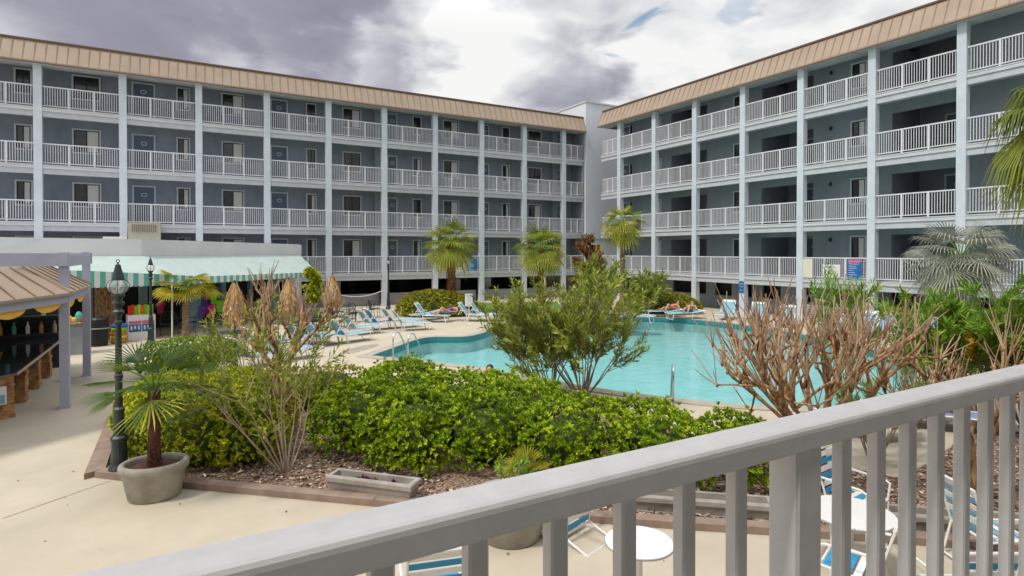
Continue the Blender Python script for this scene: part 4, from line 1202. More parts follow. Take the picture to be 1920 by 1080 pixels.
# things inside the bar
m = MB(); m.box(-5.6, -4.5, 20.5, 21.2, .0, 2.0); m.box(-5.56, -4.54, 20.47, 20.5, .1, 1.95); tag(m.build('fridge', M['stucco']), 'pale grey drinks fridge at the back of the bar', 'fridge')
for i, x in enumerate((-4.25, -3.95, -3.65, -3.35, -3.05, -4.1, -3.3)):
    m = MB(); z = 1.05 if i < 5 else 1.55
    m.lathe((x, 21.1, z), [(0, 0), (.05, 0), (.05, .2), (.02, .27), (.02, .34), (0, .34)], 8)
    tag(m.build('bottle', M[['bunting', 'awn_teal', 'sign_white', 'stone', 'bark_pale', 'sling', 'sign_cream'][i]]), 'bottle standing on the dark shelf behind the bar', 'bottle', 'bottles behind the bar')
m = MB(); m.box(-4.4, -2.95, 20.95, 21.29, 1.0, 1.045); m.box(-4.4, -2.95, 20.95, 21.29, 1.5, 1.545); tag(m.build('bar_shelf', M['dark']), 'dark double bottle shelf against the bar back board', 'shelf')

# ---------------------------------------------------------------- shop with the striped awning
shop = tag(empty('pool_shop', (-1, 29, 0)), 'low pale flat roofed shop with dark open front behind the left sun loungers', 'shop')
def sl(mb):
    mb.v = [(p[0] + 1, p[1] - 29, p[2]) for p in mb.v]; return mb
W1, W2 = [(-12, 27.6), (-1.2, 27.6), (5.95, 34.1)], None
m = MB()
def wallseg(mb, a, b, z0, z1, za=None, th=.18):
    d = Vector((b[0] - a[0], b[1] - a[1])).normalized(); nn = Vector((-d.y, d.x)) * th
    za = z1 if za is None else za
    A, B = Vector(a), Vector(b)
    P = [(A, z1), (B, za)]
    mb.quad((*A, z0), (*B, z0), (*B, za), (*A, z1))
    mb.quad((*(B + nn), z0), (*(A + nn), z0), (*(A + nn), z1), (*(B + nn), za))
    mb.quad((*A, z1), (*B, za), (*(B + nn), za), (*(A + nn), z1))
    mb.quad((*B, z0), (*(B + nn), z0), (*(B + nn), za), (*B, za)); mb.quad((*(A + nn), z0), (*A, z0), (*A, z1), (*(A + nn), z1))
wallseg(m, W1[0], W1[1], 3.18, 3.95, 3.87); wallseg(m, W1[1], W1[2], 3.18, 3.87, 3.78)
sl(m).build('parapet', M['stucco'], shop)
m = MB(); m.poly([(-12, 27.7, 3.5), (-1.2, 27.7, 3.5), (5.8, 34.1, 3.5), (5.8, 35.1, 3.5), (-12, 35.1, 3.5)]); sl(m).build('roof', M['stucco'], shop)
m = MB(); wallseg(m, (5.9, 34.1), (5.9, 35.2), 0, 3.75, th=-.15); sl(m).build('side_wall', M['stucco'], shop)
m = MB()
dq = Vector((7.15, 6.5)).normalized()
def on(s): return (W1[1][0] + dq.x * s, W1[1][1] + dq.y * s)
spans = [(0, .25), (2.2, 2.9), (4.1, 4.35), (5.9, 6.1), (7.4, 8.0)]
for s0, s1 in spans: m = MB(); wallseg(m, on(s0), on(s1), 0, 3.18); sl(m).build('front_wall', M['teal_wall'], shop)
for x0, x1 in ((-12, -5.2), (-3.0, -2.8)): m = MB(); wallseg(m, (x0, 27.6), (x1, 27.6), 0, 3.18); sl(m).build('front_wall', M['teal_wall'], shop)
m = MB(); wallseg(m, on(8.6), on(9.6), 0, 3.18); sl(m).build('end_wall', M['stucco'], shop)
m = MB(); m.quad((-12, 29.2, 0), (-1.9, 29.2, 0), (-1.9, 29.2, 3.2), (-12, 29.2, 3.2)); m.quad((-1.9, 29.2, 0), (4.6, 35.1, 0), (4.6, 35.1, 3.2), (-1.9, 29.2, 3.2)); sl(m).build('interior', M['dark'], shop)
m = MB(); m.box(-2.75, -1.9, 27.5, 27.56, 0, 2.0); sl(m).build('door', M['bark'], shop)
# awning: front edge polyline with its own valance depth
aw = tag(empty('awning', (-1, 27, 0)), 'long mint green canvas awning with a teal and cream striped valance over the shop front', 'awning')
def al(mb):
    mb.v = [(p[0] + 1, p[1] - 27, p[2]) for p in mb.v]; return mb
FE = [(-3.0, 25.85, .62), (-.2, 26.35, .40), (.9, 27.25, .27), (3.1, 29.05, .25), (6.45, 31.9, .22)]
FE = [(-9, 25.0, .62)] + FE
TE = [(-9, 27.55), (-3.0, 27.55), (-1.2, 27.55), (-.2, 28.48), (2.4, 30.8), (5.93, 34.0)]
zl = 2.08
m = MB()
def flen(P): return [0] + [sum((Vector(P[i + 1][:2]) - Vector(P[i][:2])).length for i in range(k + 1)) for k in range(len(P) - 1)]
fl = flen(FE); tot = fl[-1]; ns = int(tot / .17)
def ev(P, s):
    for i in range(len(P) - 1):
        if s <= fl[i + 1] + 1e-6:
            t = (s - fl[i]) / (fl[i + 1] - fl[i]); return [P[i][k] + (P[i + 1][k] - P[i][k]) * t for k in range(len(P[i]))]
    return list(P[-1])
for i in range(ns):
    s0, s1 = tot * i / ns, tot * (i + 1) / ns
    f0, f1, t0, t1 = ev(FE, s0), ev(FE, s1), ev(TE, s0), ev(TE, s1)
    za, zb_ = zl + f0[2], zl + f1[2]
    m.mi = 0 if i % 2 else 1
    m.quad((f0[0], f0[1], za), (f1[0], f1[1], zb_), (t1[0], t1[1], 3.2), (t0[0], t0[1], 3.2))
    m.mi = 2 if i % 2 else 3
    sc0 = .03
    m.quad((f0[0], f0[1], zl), (f1[0], f1[1], zl), (f1[0], f1[1], zb_), (f0[0], f0[1], za))
    xm, ym = (f0[0] + f1[0]) / 2, (f0[1] + f1[1]) / 2
    m.tri((f0[0], f0[1], zl), (xm, ym, zl - .035), (f1[0], f1[1], zl))
m.mi = 0
m.poly([(6.45, 31.9, zl + .22), (5.93, 34.0, 3.2), (5.93, 34.0, 2.3), (6.45, 31.9, zl)])
al(m).build('canopy', [M['awn_pale'], M['awn_white2'] if 'awn_white2' in M else M['awn_pale'], M['awn_teal'], M['awn_white']], aw)
m = MB()
for px, yy in ((322, 26.9),):
    x, y = at(322, 22.7); m.tube([(x, y, 0), (x, y, 2.3)], .03, 8)
al(m).build('pole', M['white'], aw)
# roof-top cabinet
hx, hy = at(272, 30.0)
hv = tag(empty('air_conditioner', (hx, hy, 3.5)), 'beige louvred air conditioning cabinet on the shop roof', 'air conditioner')
m = MB(); m.box(-.7, .7, -.5, .5, 0, 1.34); m.build('cabinet', M['hvac'], hv)
m = MB(); m.box(-.55, .55, -.515, -.502, .85, 1.28)
m.build('louvre_frame', M['hvac'], hv)
for i in range(12):
    pass
m = MB()
for i in range(13): m.box(-.53 + i * .083, -.50 + i * .083, -.53, -.516, .88, 1.25)
m.build('louvres', M['cap'], hv)
m = MB(); m.tube([(.74, -.3, .3), (.84, -.3, .38), (.92, -.3, .28), (.84, -.3, .14), (.74, -.3, .12)], .03, 7); m.build('pipe', M['white'], hv)
m = MB(); m.box(hx - 1.75, hx - .75, hy - .4, hy + .4, 3.5, 4.12); tag(m.build('roof_hatch', M['stucco']), 'pale boxy curb on the roof left of the air conditioning cabinet', 'roof box')

# service counter seen between the pavilion posts
sx0, sx1 = xa(120, 23.6), xa(160, 23.6)
svc = tag(empty('service_counter', ((sx0 + sx1) / 2, 23.9, 0)), 'grey service counter with goods on it, seen between the two pavilion posts', 'counter')
w_ = (sx1 - sx0) / 2
m = MB(); m.box(-w_ - .6, w_, -.3, .3, 0, 1.0); m.build('counter_body', M['grey_wall2'], svc)
m = MB(); m.box(-w_ - .65, w_ + .05, -.36, .36, 1.0, 1.05); m.build('counter_top', M['bark'], svc)
for k, (dx, hh, mm) in enumerate(((-.35, .22, 'bunting'), (-.1, .16, 'bunting'), (.12, .34, 'awn_teal'), (.3, .2, 'sign_red'), (-.55, .3, 'sign_white'))):
    m = MB(); m.lathe((0, 0, 0), [(0, 0), (.09, 0), (.11, hh * .3), (.10, hh * .7), (.05, hh), (0, hh)], 10)
    o_ = m.build('goods_jar', M[mm]); o_.location = ((sx0 + sx1) / 2 + dx * w_ * 2, 23.85, 1.05)
    tag(o_, ['yellow jar on the grey service counter, second from the left', 'short yellow jar in the middle of the grey service counter', 'tall teal jar on the grey service counter', 'red jar at the right end of the grey service counter', 'white jar at the left end of the grey service counter'][k], 'jar', 'jars on the service counter')
# goods in front of the shop
x, y = at(184, 20.9)
bn = tag(empty('trash_can', (x, y, 0)), 'large black bin with a domed lid beside the shop', 'trash can')
m = MB(); m.lathe((0, 0, 0), [(0, 0), (.27, 0), (.30, .6), (.31, .62)], 18); m.build('bin_body', M['black_plastic'], bn)
m = MB(); m.lathe((0, 0, 0), [(.33, .62), (.33, .68), (.30, .95), (.24, 1.02), (0, 1.06)], 18); m.build('lid', M['black_plastic'], bn)
m = MB(); m.lathe((0, 0, 0), [(.335, .62), (.336, .65), (.33, .66)], 18); m.build('rim', M['metal_edge'], bn)
x, y = at(263, 22.6)
cb = tag(empty('display_cooler', (x, y, 0), .15), 'white drinks cooler with bright towels standing on its top', 'cooler')
m = MB(); m.box(-.45, .45, -.35, .35, 0, .95); m.build('cooler_body', M['white'], cb)
m = MB()
cols = [M['sign_blue'], M['sign_pink'], M['sign_white']]
for k in range(2):
    xx = -.42 + k * .43
    m.mi = 0; m.box(xx, xx + .40, -.362, -.351, .32, .60)
    m.mi = 1; m.box(xx, xx + .40, -.362, -.351, .62, .74)
    m.mi = 2
    for j in range(3): m.box(xx + .05 + j * .12, xx + .11 + j * .12, -.368, -.3625, .40 + .03 * (j % 2), .55)
m.build('printed_panel', cols, cb)
brights = [mat('bright_%s' % n_, c_, .7) for n_, c_ in (('red', (.75, .04, .02)), ('green', (.2, .6, .02)), ('yellow', (.7, .6, .03)), ('orange', (.75, .22, .02)), ('pink', (.75, .03, .25)), ('violet', (.16, .08, .45)), ('blue', (.03, .10, .55)))]
for k, c_ in enumerate((0, 0, 1, 2, 3, 1, 2, 1)):
    m = MB(); m.box(-.42 + k * .105, -.33 + k * .105, -.12, .0, .95, 1.30 + .03 * (k % 2))
    t_ = m.build('towel', brights[c_]); t_.parent = None
    t_.location = (x, y, 0); t_.rotation_euler = (0, 0, .15)
    tag(t_, ['left one of the two red towels standing on the white cooler', 'right one of the two red towels standing on the white cooler', 'leftmost green towel standing on the white cooler', 'yellow towel between green and orange ones on the white cooler', 'orange towel standing on the white cooler', 'green towel right of the orange one on the white cooler', 'second yellow towel from the right end of the white cooler', 'rightmost green towel standing on the white cooler'][k], 'towel', 'towels on the cooler')
x, y = at(222, 21.6)
for k in range(5):
    m = MB(); pts = [(math.cos(t * math.pi / 6) * .2, math.sin(t * math.pi / 6) * .2, 0) for t in range(13)]
    m.tube(pts, .07, 6, cap=False)
    t_ = m.build('swim_ring', brights[(3, 2, 3, 1, 6)[k]]); t_.location = (x + ru(-.03, .03), y, .08 + k * .14)
    tag(t_, ['orange swim ring at the bottom of the stack beside the black bin', 'yellow swim ring second from the bottom beside the black bin', 'orange swim ring in the middle of the stack beside the black bin', 'green swim ring near the top of the stack beside the black bin', 'blue swim ring on top of the stack beside the black bin'][k], 'swim ring', 'stacked swim rings')
for k, (px, py, d, c_) in enumerate(((391, 553, 26.2, 0), (400, 560, 26.2, 1), (382, 562, 26.2, 6), (397, 583, 26.1, 4), (391, 585, 26.2, 4), (378, 586, 26.0, 5), (384, 577, 26.2, 5), (411, 575, 26.3, 1), (300, 578, 25.0, 4), (365, 592, 26.0, 6), (425, 560, 27.0, 1))):
    x, y = at(px, d); z = EYE - (py - 472) * d / FPX
    m = MB(); w = .11
    m.poly([(-w, -.01, -.24), (w, -.015, -.24), (w * 1.1, .0, .1), (w * 1.7, 0, .1), (w * 1.5, 0, .26), (w * .4, -.01, .28), (-w * .4, -.01, .28), (-w * 1.5, 0, .26), (-w * 1.7, 0, .1), (-w * 1.1, 0, .1)])
    m.poly([(-w * 1.1, .04, .1), (-w * 1.7, .04, .1), (-w * 1.5, .04, .26), (-w * .4, .05, .28), (w * .4, .05, .28), (w * 1.5, .04, .26), (w * 1.7, .04, .1), (w * 1.1, .04, .1), (w, .03, -.24), (-w, .03, -.24)])
    t_ = m.build('hanging_shirt', brights[c_]); t_.location = (x, y, z)
    tag(t_, ['red shirt hanging high in the dark shop front', 'green shirt hanging beside the red one in the dark shop front', 'blue shirt hanging left of the red one in the shop front', 'right one of the two pink shirts hanging low in the shop front', 'left one of the two pink shirts hanging low in the shop front', 'low violet shirt left of the pink ones in the shop front', 'violet shirt above the pink ones in the shop front', 'small green shirt just left of the leftmost parasol', 'pink shirt hanging left of the windmill palm', 'blue shirt hanging low behind the windmill palm', 'green shirt hanging just left of the leftmost parasol, higher one'][k], 'shirt', 'shirts hanging in the shop')

# ---------------------------------------------------------------- loungers
def make_lounger(slingm, flat=False):
    root = empty('sun_lounger', (0, 0, 0))
    f = MB(); w = .31
    th = .95 if not flat else .12
    L0 = .72; bx, bz = -math.cos(th) * L0, .33 + math.sin(th) * L0
    for s in (-1, 1): f.tube([(1.22, s * w, .31), (1.15, s * w, .33), (0, s * w, .33), (bx, s * w, bz)], .018, 6)
    f.tube([(1.22, -w, .31), (1.22, w, .31)], .018, 6); f.tube([(bx, -w, bz), (bx, w, bz)], .018, 6)
    f.build('frame', M['frame'], root)
    for x in (1.0, -.05):
        l = MB(); l.tube([(x + .05, -w, .33), (x + .12, -w, .02), (x + .12, w, .02), (x + .05, w, .33)], .017, 6); l.build('leg', M['frame'], root)
    if not flat:
        l = MB(); l.tube([(bx * .55, -w, .33 + (bz - .33) * .55), (bx * .55 - .18, -w, .33), (bx * .55 - .18, w, .33), (bx * .55, w, .33 + (bz - .33) * .55)], .012, 5); l.build('back_support', M['frame'], root)
    for s in (-1, 1):
        a = MB(); a.tube([(.05, s * (w + .02), .34), (.0, s * (w + .03), .52), (-.28, s * (w + .03), .55), (-.34, s * (w + .02), .50)], .015, 5)
        if not flat: a.build('armrest', M['frame'], root)
    s = MB(); w2 = w - .012
    s.quad((0.0, -w2, .335), (1.2, -w2, .335), (1.2, w2, .335), (0, w2, .335)); s.quad((1.2, -w2, .325), (0, -w2, .325), (0, w2, .325), (1.2, w2, .325))
    s.build('seat_sling', M[slingm], root)
    s = MB(); k = .86
    s.quad((bx * k, -w2, .335 + (bz - .33) * k), (0, -w2, .338), (0, w2, .338), (bx * k, w2, .335 + (bz - .33) * k)); s.quad((0, -w2, .328), (bx * k, -w2, .325 + (bz - .33) * k), (bx * k, w2, .325 + (bz - .33) * k), (0, w2, .328))
    s.build('back_sling', M[slingm], root)
    s = MB(); s.quad((bx, -w2, bz + .005), (bx * k, -w2, .337 + (bz - .33) * k), (bx * k, w2, .337 + (bz - .33) * k), (bx, w2, bz + .005)); s.quad((bx * k, -w2, .32 + (bz - .33) * k), (bx, -w2, bz - .01), (bx, w2, bz - .01), (bx * k, w2, .32 + (bz - .33) * k))
    s.build('head_band', M['white'], root)
    return root
protos = {}
def lounger(hx_, hy_, ang, label, kind='sling', flat=False, group='sun loungers along the left of the pool'):
    key = (kind, flat)
    if key not in protos: protos[key] = make_lounger(kind, flat); o = protos[key]
    else: o = copy_tree(protos[key])
    bx = math.cos(.95) * .72 if not flat else .7
    o.location = (hx_ + math.cos(ang) * bx, hy_ + math.sin(ang) * bx, 0.0); o.rotation_euler = (0, 0, ang)
    tag(o, label, 'sun lounger', group)
    return o
ord_ = ['third', 'fourth', 'fifth', 'sixth', 'seventh', 'eighth', 'ninth', 'tenth']
i = 0
for px, py, th, lab in ((536, 602, 20, 'pale blue sun lounger just behind the thin crape myrtle trunk, nearest of the left row'), (573, 603, 20, 'second pale blue sun lounger of the left row, right of the thin crape myrtle'),
                        (620, 598, 18, 'third pale blue sun lounger of the left row, in front of the empty deck gap'), (643, 587, 14, 'fourth pale blue sun lounger of the left row, below the rightmost straw parasol'),
                        (672, 580, 8, 'left of the two sun loungers standing side by side in the middle of the row'), (686, 579, 6, 'right of the two sun loungers standing side by side in the middle of the row'),
                        (717, 577, 2, 'sun lounger second before the olive mound hedge, under the far column'), (735, 580, -6, 'sun lounger next to the left end of the olive mound hedge')):
    x, y = g(px, py, .93); lounger(x, y, R(th), lab)
for px, py, th, lab in ((780, 567, -38, 'upright pale blue lounger in front of the olive mound, left of the sunbather in purple'), (861, 566, -38, 'upright pale blue lounger right of the sunbather in purple'), (882, 565, -38, 'rightmost pale blue lounger before the olive mound, by the white box')):
    x, y = g(px, py, .93); lounger(x, y, R(th), lab)
x, y = g(836, 575, .6)
slounge = lounger(x - .1, y + .2, R(-160), 'flat lounger carrying the sunbather in purple before the mound hedge', flat=True)
for px, d, th, lab in ((452, 19.0, 15, 'lavender blue lounger left one of the pair behind the thin oleander'), (486, 19.4, 15, 'lavender blue lounger right one of the pair behind the thin oleander'), (432, 16.5, 25, 'lavender blue lounger nearest the box hedge'), (497, 17.6, 20, 'lavender blue lounger closest to the thin crape myrtle trunk')):
    x, y = at(px, d); lounger(x, y, R(th), lab, 'sling_dark')
G2 = 'sun loungers along the right of the pool'
for px, a_, lab in ((1368, 24.4, 'upright lounger in front of the grey wall left of the blue column sign'), (1424, 24.6, 'upright pale lounger right of the blue column sign, left of the lamp window'), (1478, 24.4, 'pale lounger below the straw coloured lamp in the dark window')):
    lounger(a_, ya(px, a_), R(208), lab, 'sling', group=G2)
for k in range(11):
    b_ = 14.3 - k * .78
    lounger(24.9 - k * .02, b_, R(183 + ru(-3, 3)), 'lavender blue lounger in the close row before the white lattice', 'sling_dark', group='close lounger row before the lattice')
x, y = at(1262, 30.2); lounger(x + .3, y - .3, R(150), 'flat lounger carrying the sunbather in coral red', flat=True, group=G2)
x, y = at(1300, 29.6); lounger(x + .3, y - .3, R(165), 'flat lounger carrying the bare backed sunbather beside the one in coral red', flat=True, group=G2)
for k, px in enumerate((1052, 1072, 1122, 1165)):
    x, y = at(px, 28.5); lounger(x, y, R(-60), ['pale lounger first from the left glimpsed through the poolside oleander', 'pale lounger second from the left glimpsed through the poolside oleander', 'pale lounger third from the left glimpsed through the poolside oleander', 'pale lounger at the foot of the slender palm, seen past the oleander'][k], group='loungers behind the oleander')
for px, d, th, lab in ((1720, 10.2, 120, 'blue lounger seen between the balusters left of the myrtle trunk'), (1770, 11.0, 120, 'blue lounger seen through the balusters beside the dark oleander leaves'), (1905, 10.5, 120, 'blue lounger at the right edge behind the last balusters')):
    x, y = at(px, d); lounger(x, y, R(th), lab, 'sling_dark', group='loungers seen through the near balusters')

# ---------------------------------------------------------------- straw parasols with tables and chairs
def parasol(px, d, zt, zb_, label):
    x, y = at(px, d)
    root = tag(empty('straw_parasol', (x, y, 0)), label, 'parasol', 'closed straw parasols')
    m = MB(); m.tube([(0, 0, 0), (0, 0, zt + .05)], .025, 8); m.lathe((0, 0, 0), [(0, 0), (.25, 0), (.25, .05), (.05, .08), (0, .08)], 14); m.build('pole', M['iron'], root)
    m = MB()
    for i in range(900):
        a = ru(0, 6.28); f0 = rnd() ** .8
        def rad(f): return .05 + .30 * min(1, f * 1.5) ** .9 - .06 * max(0, f - .8) * 4 + .02 * math.sin(a * 6)
        L = ru(.25, .5); f1 = f0 + L / (zt - zb_)
        z0 = zt - (zt - zb_) * f0; z1 = zt - (zt - zb_) * min(f1, 1.04)
        r0, r1 = rad(f0), rad(min(f1, 1)) + ru(0, .035); w = ru(.02, .04)
        t_v = Vector((-math.sin(a), math.cos(a), 0)) * w; p0 = Vector((math.cos(a) * r0, math.sin(a) * r0, z0)); p1 = Vector((math.cos(a + .06) * r1, math.sin(a + .06) * r1, z1))
        m.quad(p0 - t_v * .6, p1 - t_v, p1 + t_v * .4, p0 + t_v * .6, rnd())
    m.build('thatch', M['thatch'], root, tint=True)
    c = MB(); c.lathe((0, 0, 0), [(0, zt), (.16, zt - .35), (.26, zt - .9), (.22, zb_ + .08), (0, zb_ + .1)], 12); c.build('thatch_core', M['cap'], root)
    t = tag(empty('garden_table', (x, y, 0)), label.replace('closed straw parasol', 'round dark table under the straw parasol'), 'table', 'dark tables under the parasols')
    m = MB(); m.lathe((0, 0, 0), [(.04, .70), (.50, .70), (.52, .715), (.50, .73), (.04, .73)], 22); m.build('tabletop', M['iron'], t)
    for k in range(4):
        w = k * math.pi / 2 + .4; m = MB(); m.tube([(math.cos(w) * .05, math.sin(w) * .05, .70), (math.cos(w) * .15, math.sin(w) * .15, .35), (math.cos(w) * .38, math.sin(w) * .38, 0)], .014, 5); m.build('leg', M['iron'], t)
    return x, y
cp0 = None
def make_chair():
    root = empty('iron_chair', (0, 0, 0))
    m = MB(); m.box(-.22, .22, -.22, .22, .43, .455); m.build('seat', M['iron'], root)
    m = MB(); m.tube([(-.21, .21, .45), (-.22, .27, .82), (-.1, .30, .92), (.1, .30, .92), (.22, .27, .82), (.21, .21, .45)], .013, 5)
    for k in range(-2, 3): m.tube([(k * .07, .22, .45), (k * .07, .29, .9)], .007, 4)
    for z in (.6, .75): m.tube([(-.215, .245, z), (.215, .245, z)], .007, 4)
    m.build('backrest', M['iron'], root)
    for sx in (-1, 1):
        for sy in (-1, 1): m = MB(); m.tube([(sx * .2, sy * .2, .44), (sx * .23, sy * .23, 0)], .012, 5); m.build('leg', M['iron'], root)
        m = MB(); m.tube([(sx * .22, .25, .64), (sx * .25, -.05, .65), (sx * .24, -.2, .6), (sx * .21, -.2, .44)], .012, 5); m.build('armrest', M['iron'], root)
    return root
chp = None
for px, d, zt, lab in ((440, 19.3, 2.38, 'leftmost closed straw parasol, before the shop awning'), (541, 21.8, 2.38, 'middle closed straw parasol, behind the thin crape myrtle'), (623, 25.6, 2.36, 'rightmost closed straw parasol, before the half wall')):
    x, y = parasol(px, d, zt, 1.0, lab)
    for k in range(4):
        w = k * math.pi / 2 + ru(-.3, .3) + .6
        if chp is None: chp = make_chair(); o = chp
        else: o = copy_tree(chp)
        o.location = (x + math.cos(w) * .78, y + math.sin(w) * .78, 0); o.rotation_euler = (0, 0, w - math.pi / 2 + ru(-.3, .3))
        tag(o, 'black iron armchair around the table of the ' + lab.split(' closed')[0] + ' straw parasol', 'chair', 'iron chairs round the ' + lab.split(' closed')[0] + ' table')
for k, (px, d) in enumerate(((583, 24.5), (655, 27.5), (690, 29.5), (560, 23.2))):
    for j in range(2):
        o = copy_tree(chp); x, y = at(px + j * 12, d + j * .5); o.location = (x, y, 0); o.rotation_euler = (0, 0, ru(0, 6))
        tag(o, 'black iron armchair standing loose on the deck behind the left lounger row', 'chair', 'loose iron chairs on the deck')
x, y = at(340, 23.8)
for k in range(3):
    o = copy_tree(chp); xx, yy = at(312 + k * 26, 23.6 + .4 * k); o.location = (xx, yy, 0); o.rotation_euler = (0, 0, k * 2.0)
    tag(o, 'black iron armchair in the shade by the windmill palm and shop front', 'chair', 'iron chairs under the awning')

for k, (px, fl_, lab) in enumerate(((1765, 2, 'dark chair on the second walkway from the top near the right edge'), (1735, 2, 'dark chair on the second walkway from the top beside a deep doorway'), (1760, 1, 'dark chair on the third walkway from the top near the right edge'), (1512, 1, 'dark chair on the third walkway from the top beside a column'))):
    o = copy_tree(chp); o.location = (RX + .9, ya(px, RX + .9), FL[fl_]); o.rotation_euler = (0, 0, R(-90 + k * 15))
    tag(o, lab, 'chair', 'chairs on the right wing walkways')
# life ring and other fittings
lx_, ly_ = at(557, 29.7)
m = MB(); m.tube([(math.cos(t * math.pi / 10) * .27, 0, math.sin(t * math.pi / 10) * .27) for t in range(21)], .06, 8, cap=False)
q = on(9.0); t_ = m.build('life_ring', M['white'], smooth=True); t_.location = (q[0] + .07, q[1] - .1, 1.25); t_.rotation_euler = (0, 0, math.atan2(dq.y, dq.x)); tag(t_, 'white life ring hanging on the end wall of the shop', 'life ring')
m = MB(); x0_, x1_ = lcols[6], lcols[4]
for a_, b_ in ((lcols[6] + .4, lcols[5] - .17), (lcols[5] + .17, lcols[4] - .17)):
    m = MB(); m.tube([(a_ + (b_ - a_) * t / 10, LY - .06, .95 - .32 * (1 - (t / 5 - 1) ** 2)) for t in range(11)], .022, 6)
    tag(m.build('rope', M['frame']), 'pale rope sagging between two columns above the far half wall', 'rope', 'ropes strung between the columns')
    if a_ > lcols[5]: break
x, y = at(879, 30.2)
wb = tag(empty('utility_box', (x, y, 0)), 'white box on a post behind the rightmost lounger of the mound', 'box')
m = MB(); m.box(-.17, .17, -.1, .1, .55, 1.15); m.build('box_body', M['white'], wb); m = MB(); m.tube([(0, 0, 0), (0, 0, .55)], .03, 6); m.build('post', M['white'], wb)
m = MB(); m.box(-.19, .19, -.12, .12, 1.15, 1.18); m.build('lid', M['white'], wb)

# pale jars glimpsed in the dark undercroft
for k, (px, w_, z0_, z1_) in enumerate(((858, .2, .75, 1.45), (605, .17, .8, 1.35), (634, .15, .8, 1.5), (913, .3, .9, 1.5))):
    x = xa(px, 37.4); m = MB(); m.lathe((x, 37.4, 0), [(0, 0), (w_ * .9, 0), (w_ * .5, .1), (w_ * .5, z0_ - .1), (w_, z0_), (w_, z1_ - .06), (w_ * .8, z1_), (0, z1_)], 14)
    tag(m.build('pedestal_urn', M['stucco']), ['pale urn in the dark undercroft right of the leftmost cabbage palm', 'pale urn in the undercroft just right of the rightmost parasol', 'slim pale urn in the undercroft beside the rope', 'wide pale urn in the undercroft right of the blue poster'][k], 'urn', 'urns in the undercroft')

# ---------------------------------------------------------------- signs
def board(name, mat_, origin, rz, w, h, label, cat='sign', group=None):
    root = tag(empty(name, origin, rz), label, cat, group)
    m = MB(); m.box(0, w, -.02, 0, 0, h); m.build('board', M[mat_], root)
    return root
def strokes(root, items, name='lettering'):
    by = {}
    for x0, x1, z0, z1, mm in items: by.setdefault(mm, []).append((x0, x1, z0, z1))
    for mm, L in by.items():
        m = MB()
        for i_, (x0, x1, z0, z1) in enumerate(L): m.box(x0, x1, -.026, -.0205, z0, z1)
        m.build(name, M[mm], root)
def words(x0, x1, z, h, mm, seed):
    r_ = random.Random(seed); out_ = []; x = x0
    while x < x1:
        w = r_.uniform(.018, .03)
        if r_.random() < .2: x += .03; continue
        k = r_.random()
        out_.append((x, x + .009, z, z + h, mm)); out_.append((x + .009, x + w, z + (h - .012 if k > .5 else 0), z + (h if k > .5 else .012), mm))
        x += w + .012
    return out_
rz = R(-90); zr = FL[0]
def rsign(px0, px1, z0, z1, mat_, name, label):
    y0, y1 = ya(px0, RX), ya(px1, RX)
    return board(name, mat_, (RX + .0, y0, zr + z0), rz, y0 - y1, z1 - z0, label), y0 - y1, z1 - z0
b_, w, h = rsign(1503, 1524, .06, .98, 'sign_cream', 'blank_board', 'blank cream board tied to the right wing railing')
b_, w, h = rsign(1543, 1576, .10, .72, 'sign_white', 'notice_board', 'white notice with faint lettering on the right wing railing')
strokes(b_, words(.08, w * .75, h - .16, .08, 'ink', 3) + words(w * .3, w * .6, h - .32, .07, 'ink', 4) + words(.1, w - .1, .12, .05, 'sign_red', 5) + words(w * .5, w - .15, h - .30, .05, 'hedge_d', 6)[:0])
b_, w, h = rsign(1590, 1615, .02, .98, 'sign_blue', 'pool_rules_sign', 'blue rules sign with a rose heading and white lines on the right wing railing')
it = [(.02, w - .02, h - .16, h - .02, 'sign_pink')]
strokes(b_, it, 'heading')
ls = []
for k, fr in enumerate((.92, .7, .75, .45, .62, .72, .35, .78)):
    z = h - .235 - k * .098
    ls += words(.05, .05 + (w - .12) * fr, z, .035, 'sign_white', 20 + k)
    ls.append((.05, .05 + (w - .12) * fr, z + .008, z + .022, 'sign_white'))
strokes(b_, ls)
# column sign
y0 = rb[3]
b_ = board('column_sign', 'sign_blue', (RX - .08, y0 + .15, 1.15), rz, .30, .62, 'small blue sign with white marks on a right wing column')
strokes(b_, words(.05, .25, .44, .07, 'sign_white', 41) + words(.04, .24, .30, .06, 'sign_white', 42) + words(.05, .25, .10, .05, 'sign_white', 43))
# far railing posters
x0, x1 = xa(823, LY), xa(871, LY)
b_ = board('poster', 'sign_white', (x0, LY + .04, zr + .02), 0, x1 - x0, .72, 'white poster with red lettering on the far railing behind the leftmost cabbage palm')
strokes(b_, words(.1, x1 - x0 - .1, .5, .12, 'sign_red', 51) + words(.15, x1 - x0 - .2, .28, .10, 'ink', 52) + words(.2, x1 - x0 - .1, .08, .08, 'sign_red', 53))
x0, x1 = xa(879, LY), xa(895, LY)
b_ = board('poster', 'sling', (x0, LY + .04, zr + .05), 0, x1 - x0, .82, 'blue picture poster on the far railing right of the leftmost cabbage palm')
strokes(b_, [((x1 - x0) * .62, (x1 - x0) * .95, .05, .78, 'sign_blue'), ((x1 - x0) * .3, (x1 - x0) * .62, .48, .62, 'sign_blue'), ((x1 - x0) * .25, (x1 - x0) * .62, .1, .22, 'sign_blue')], 'picture')

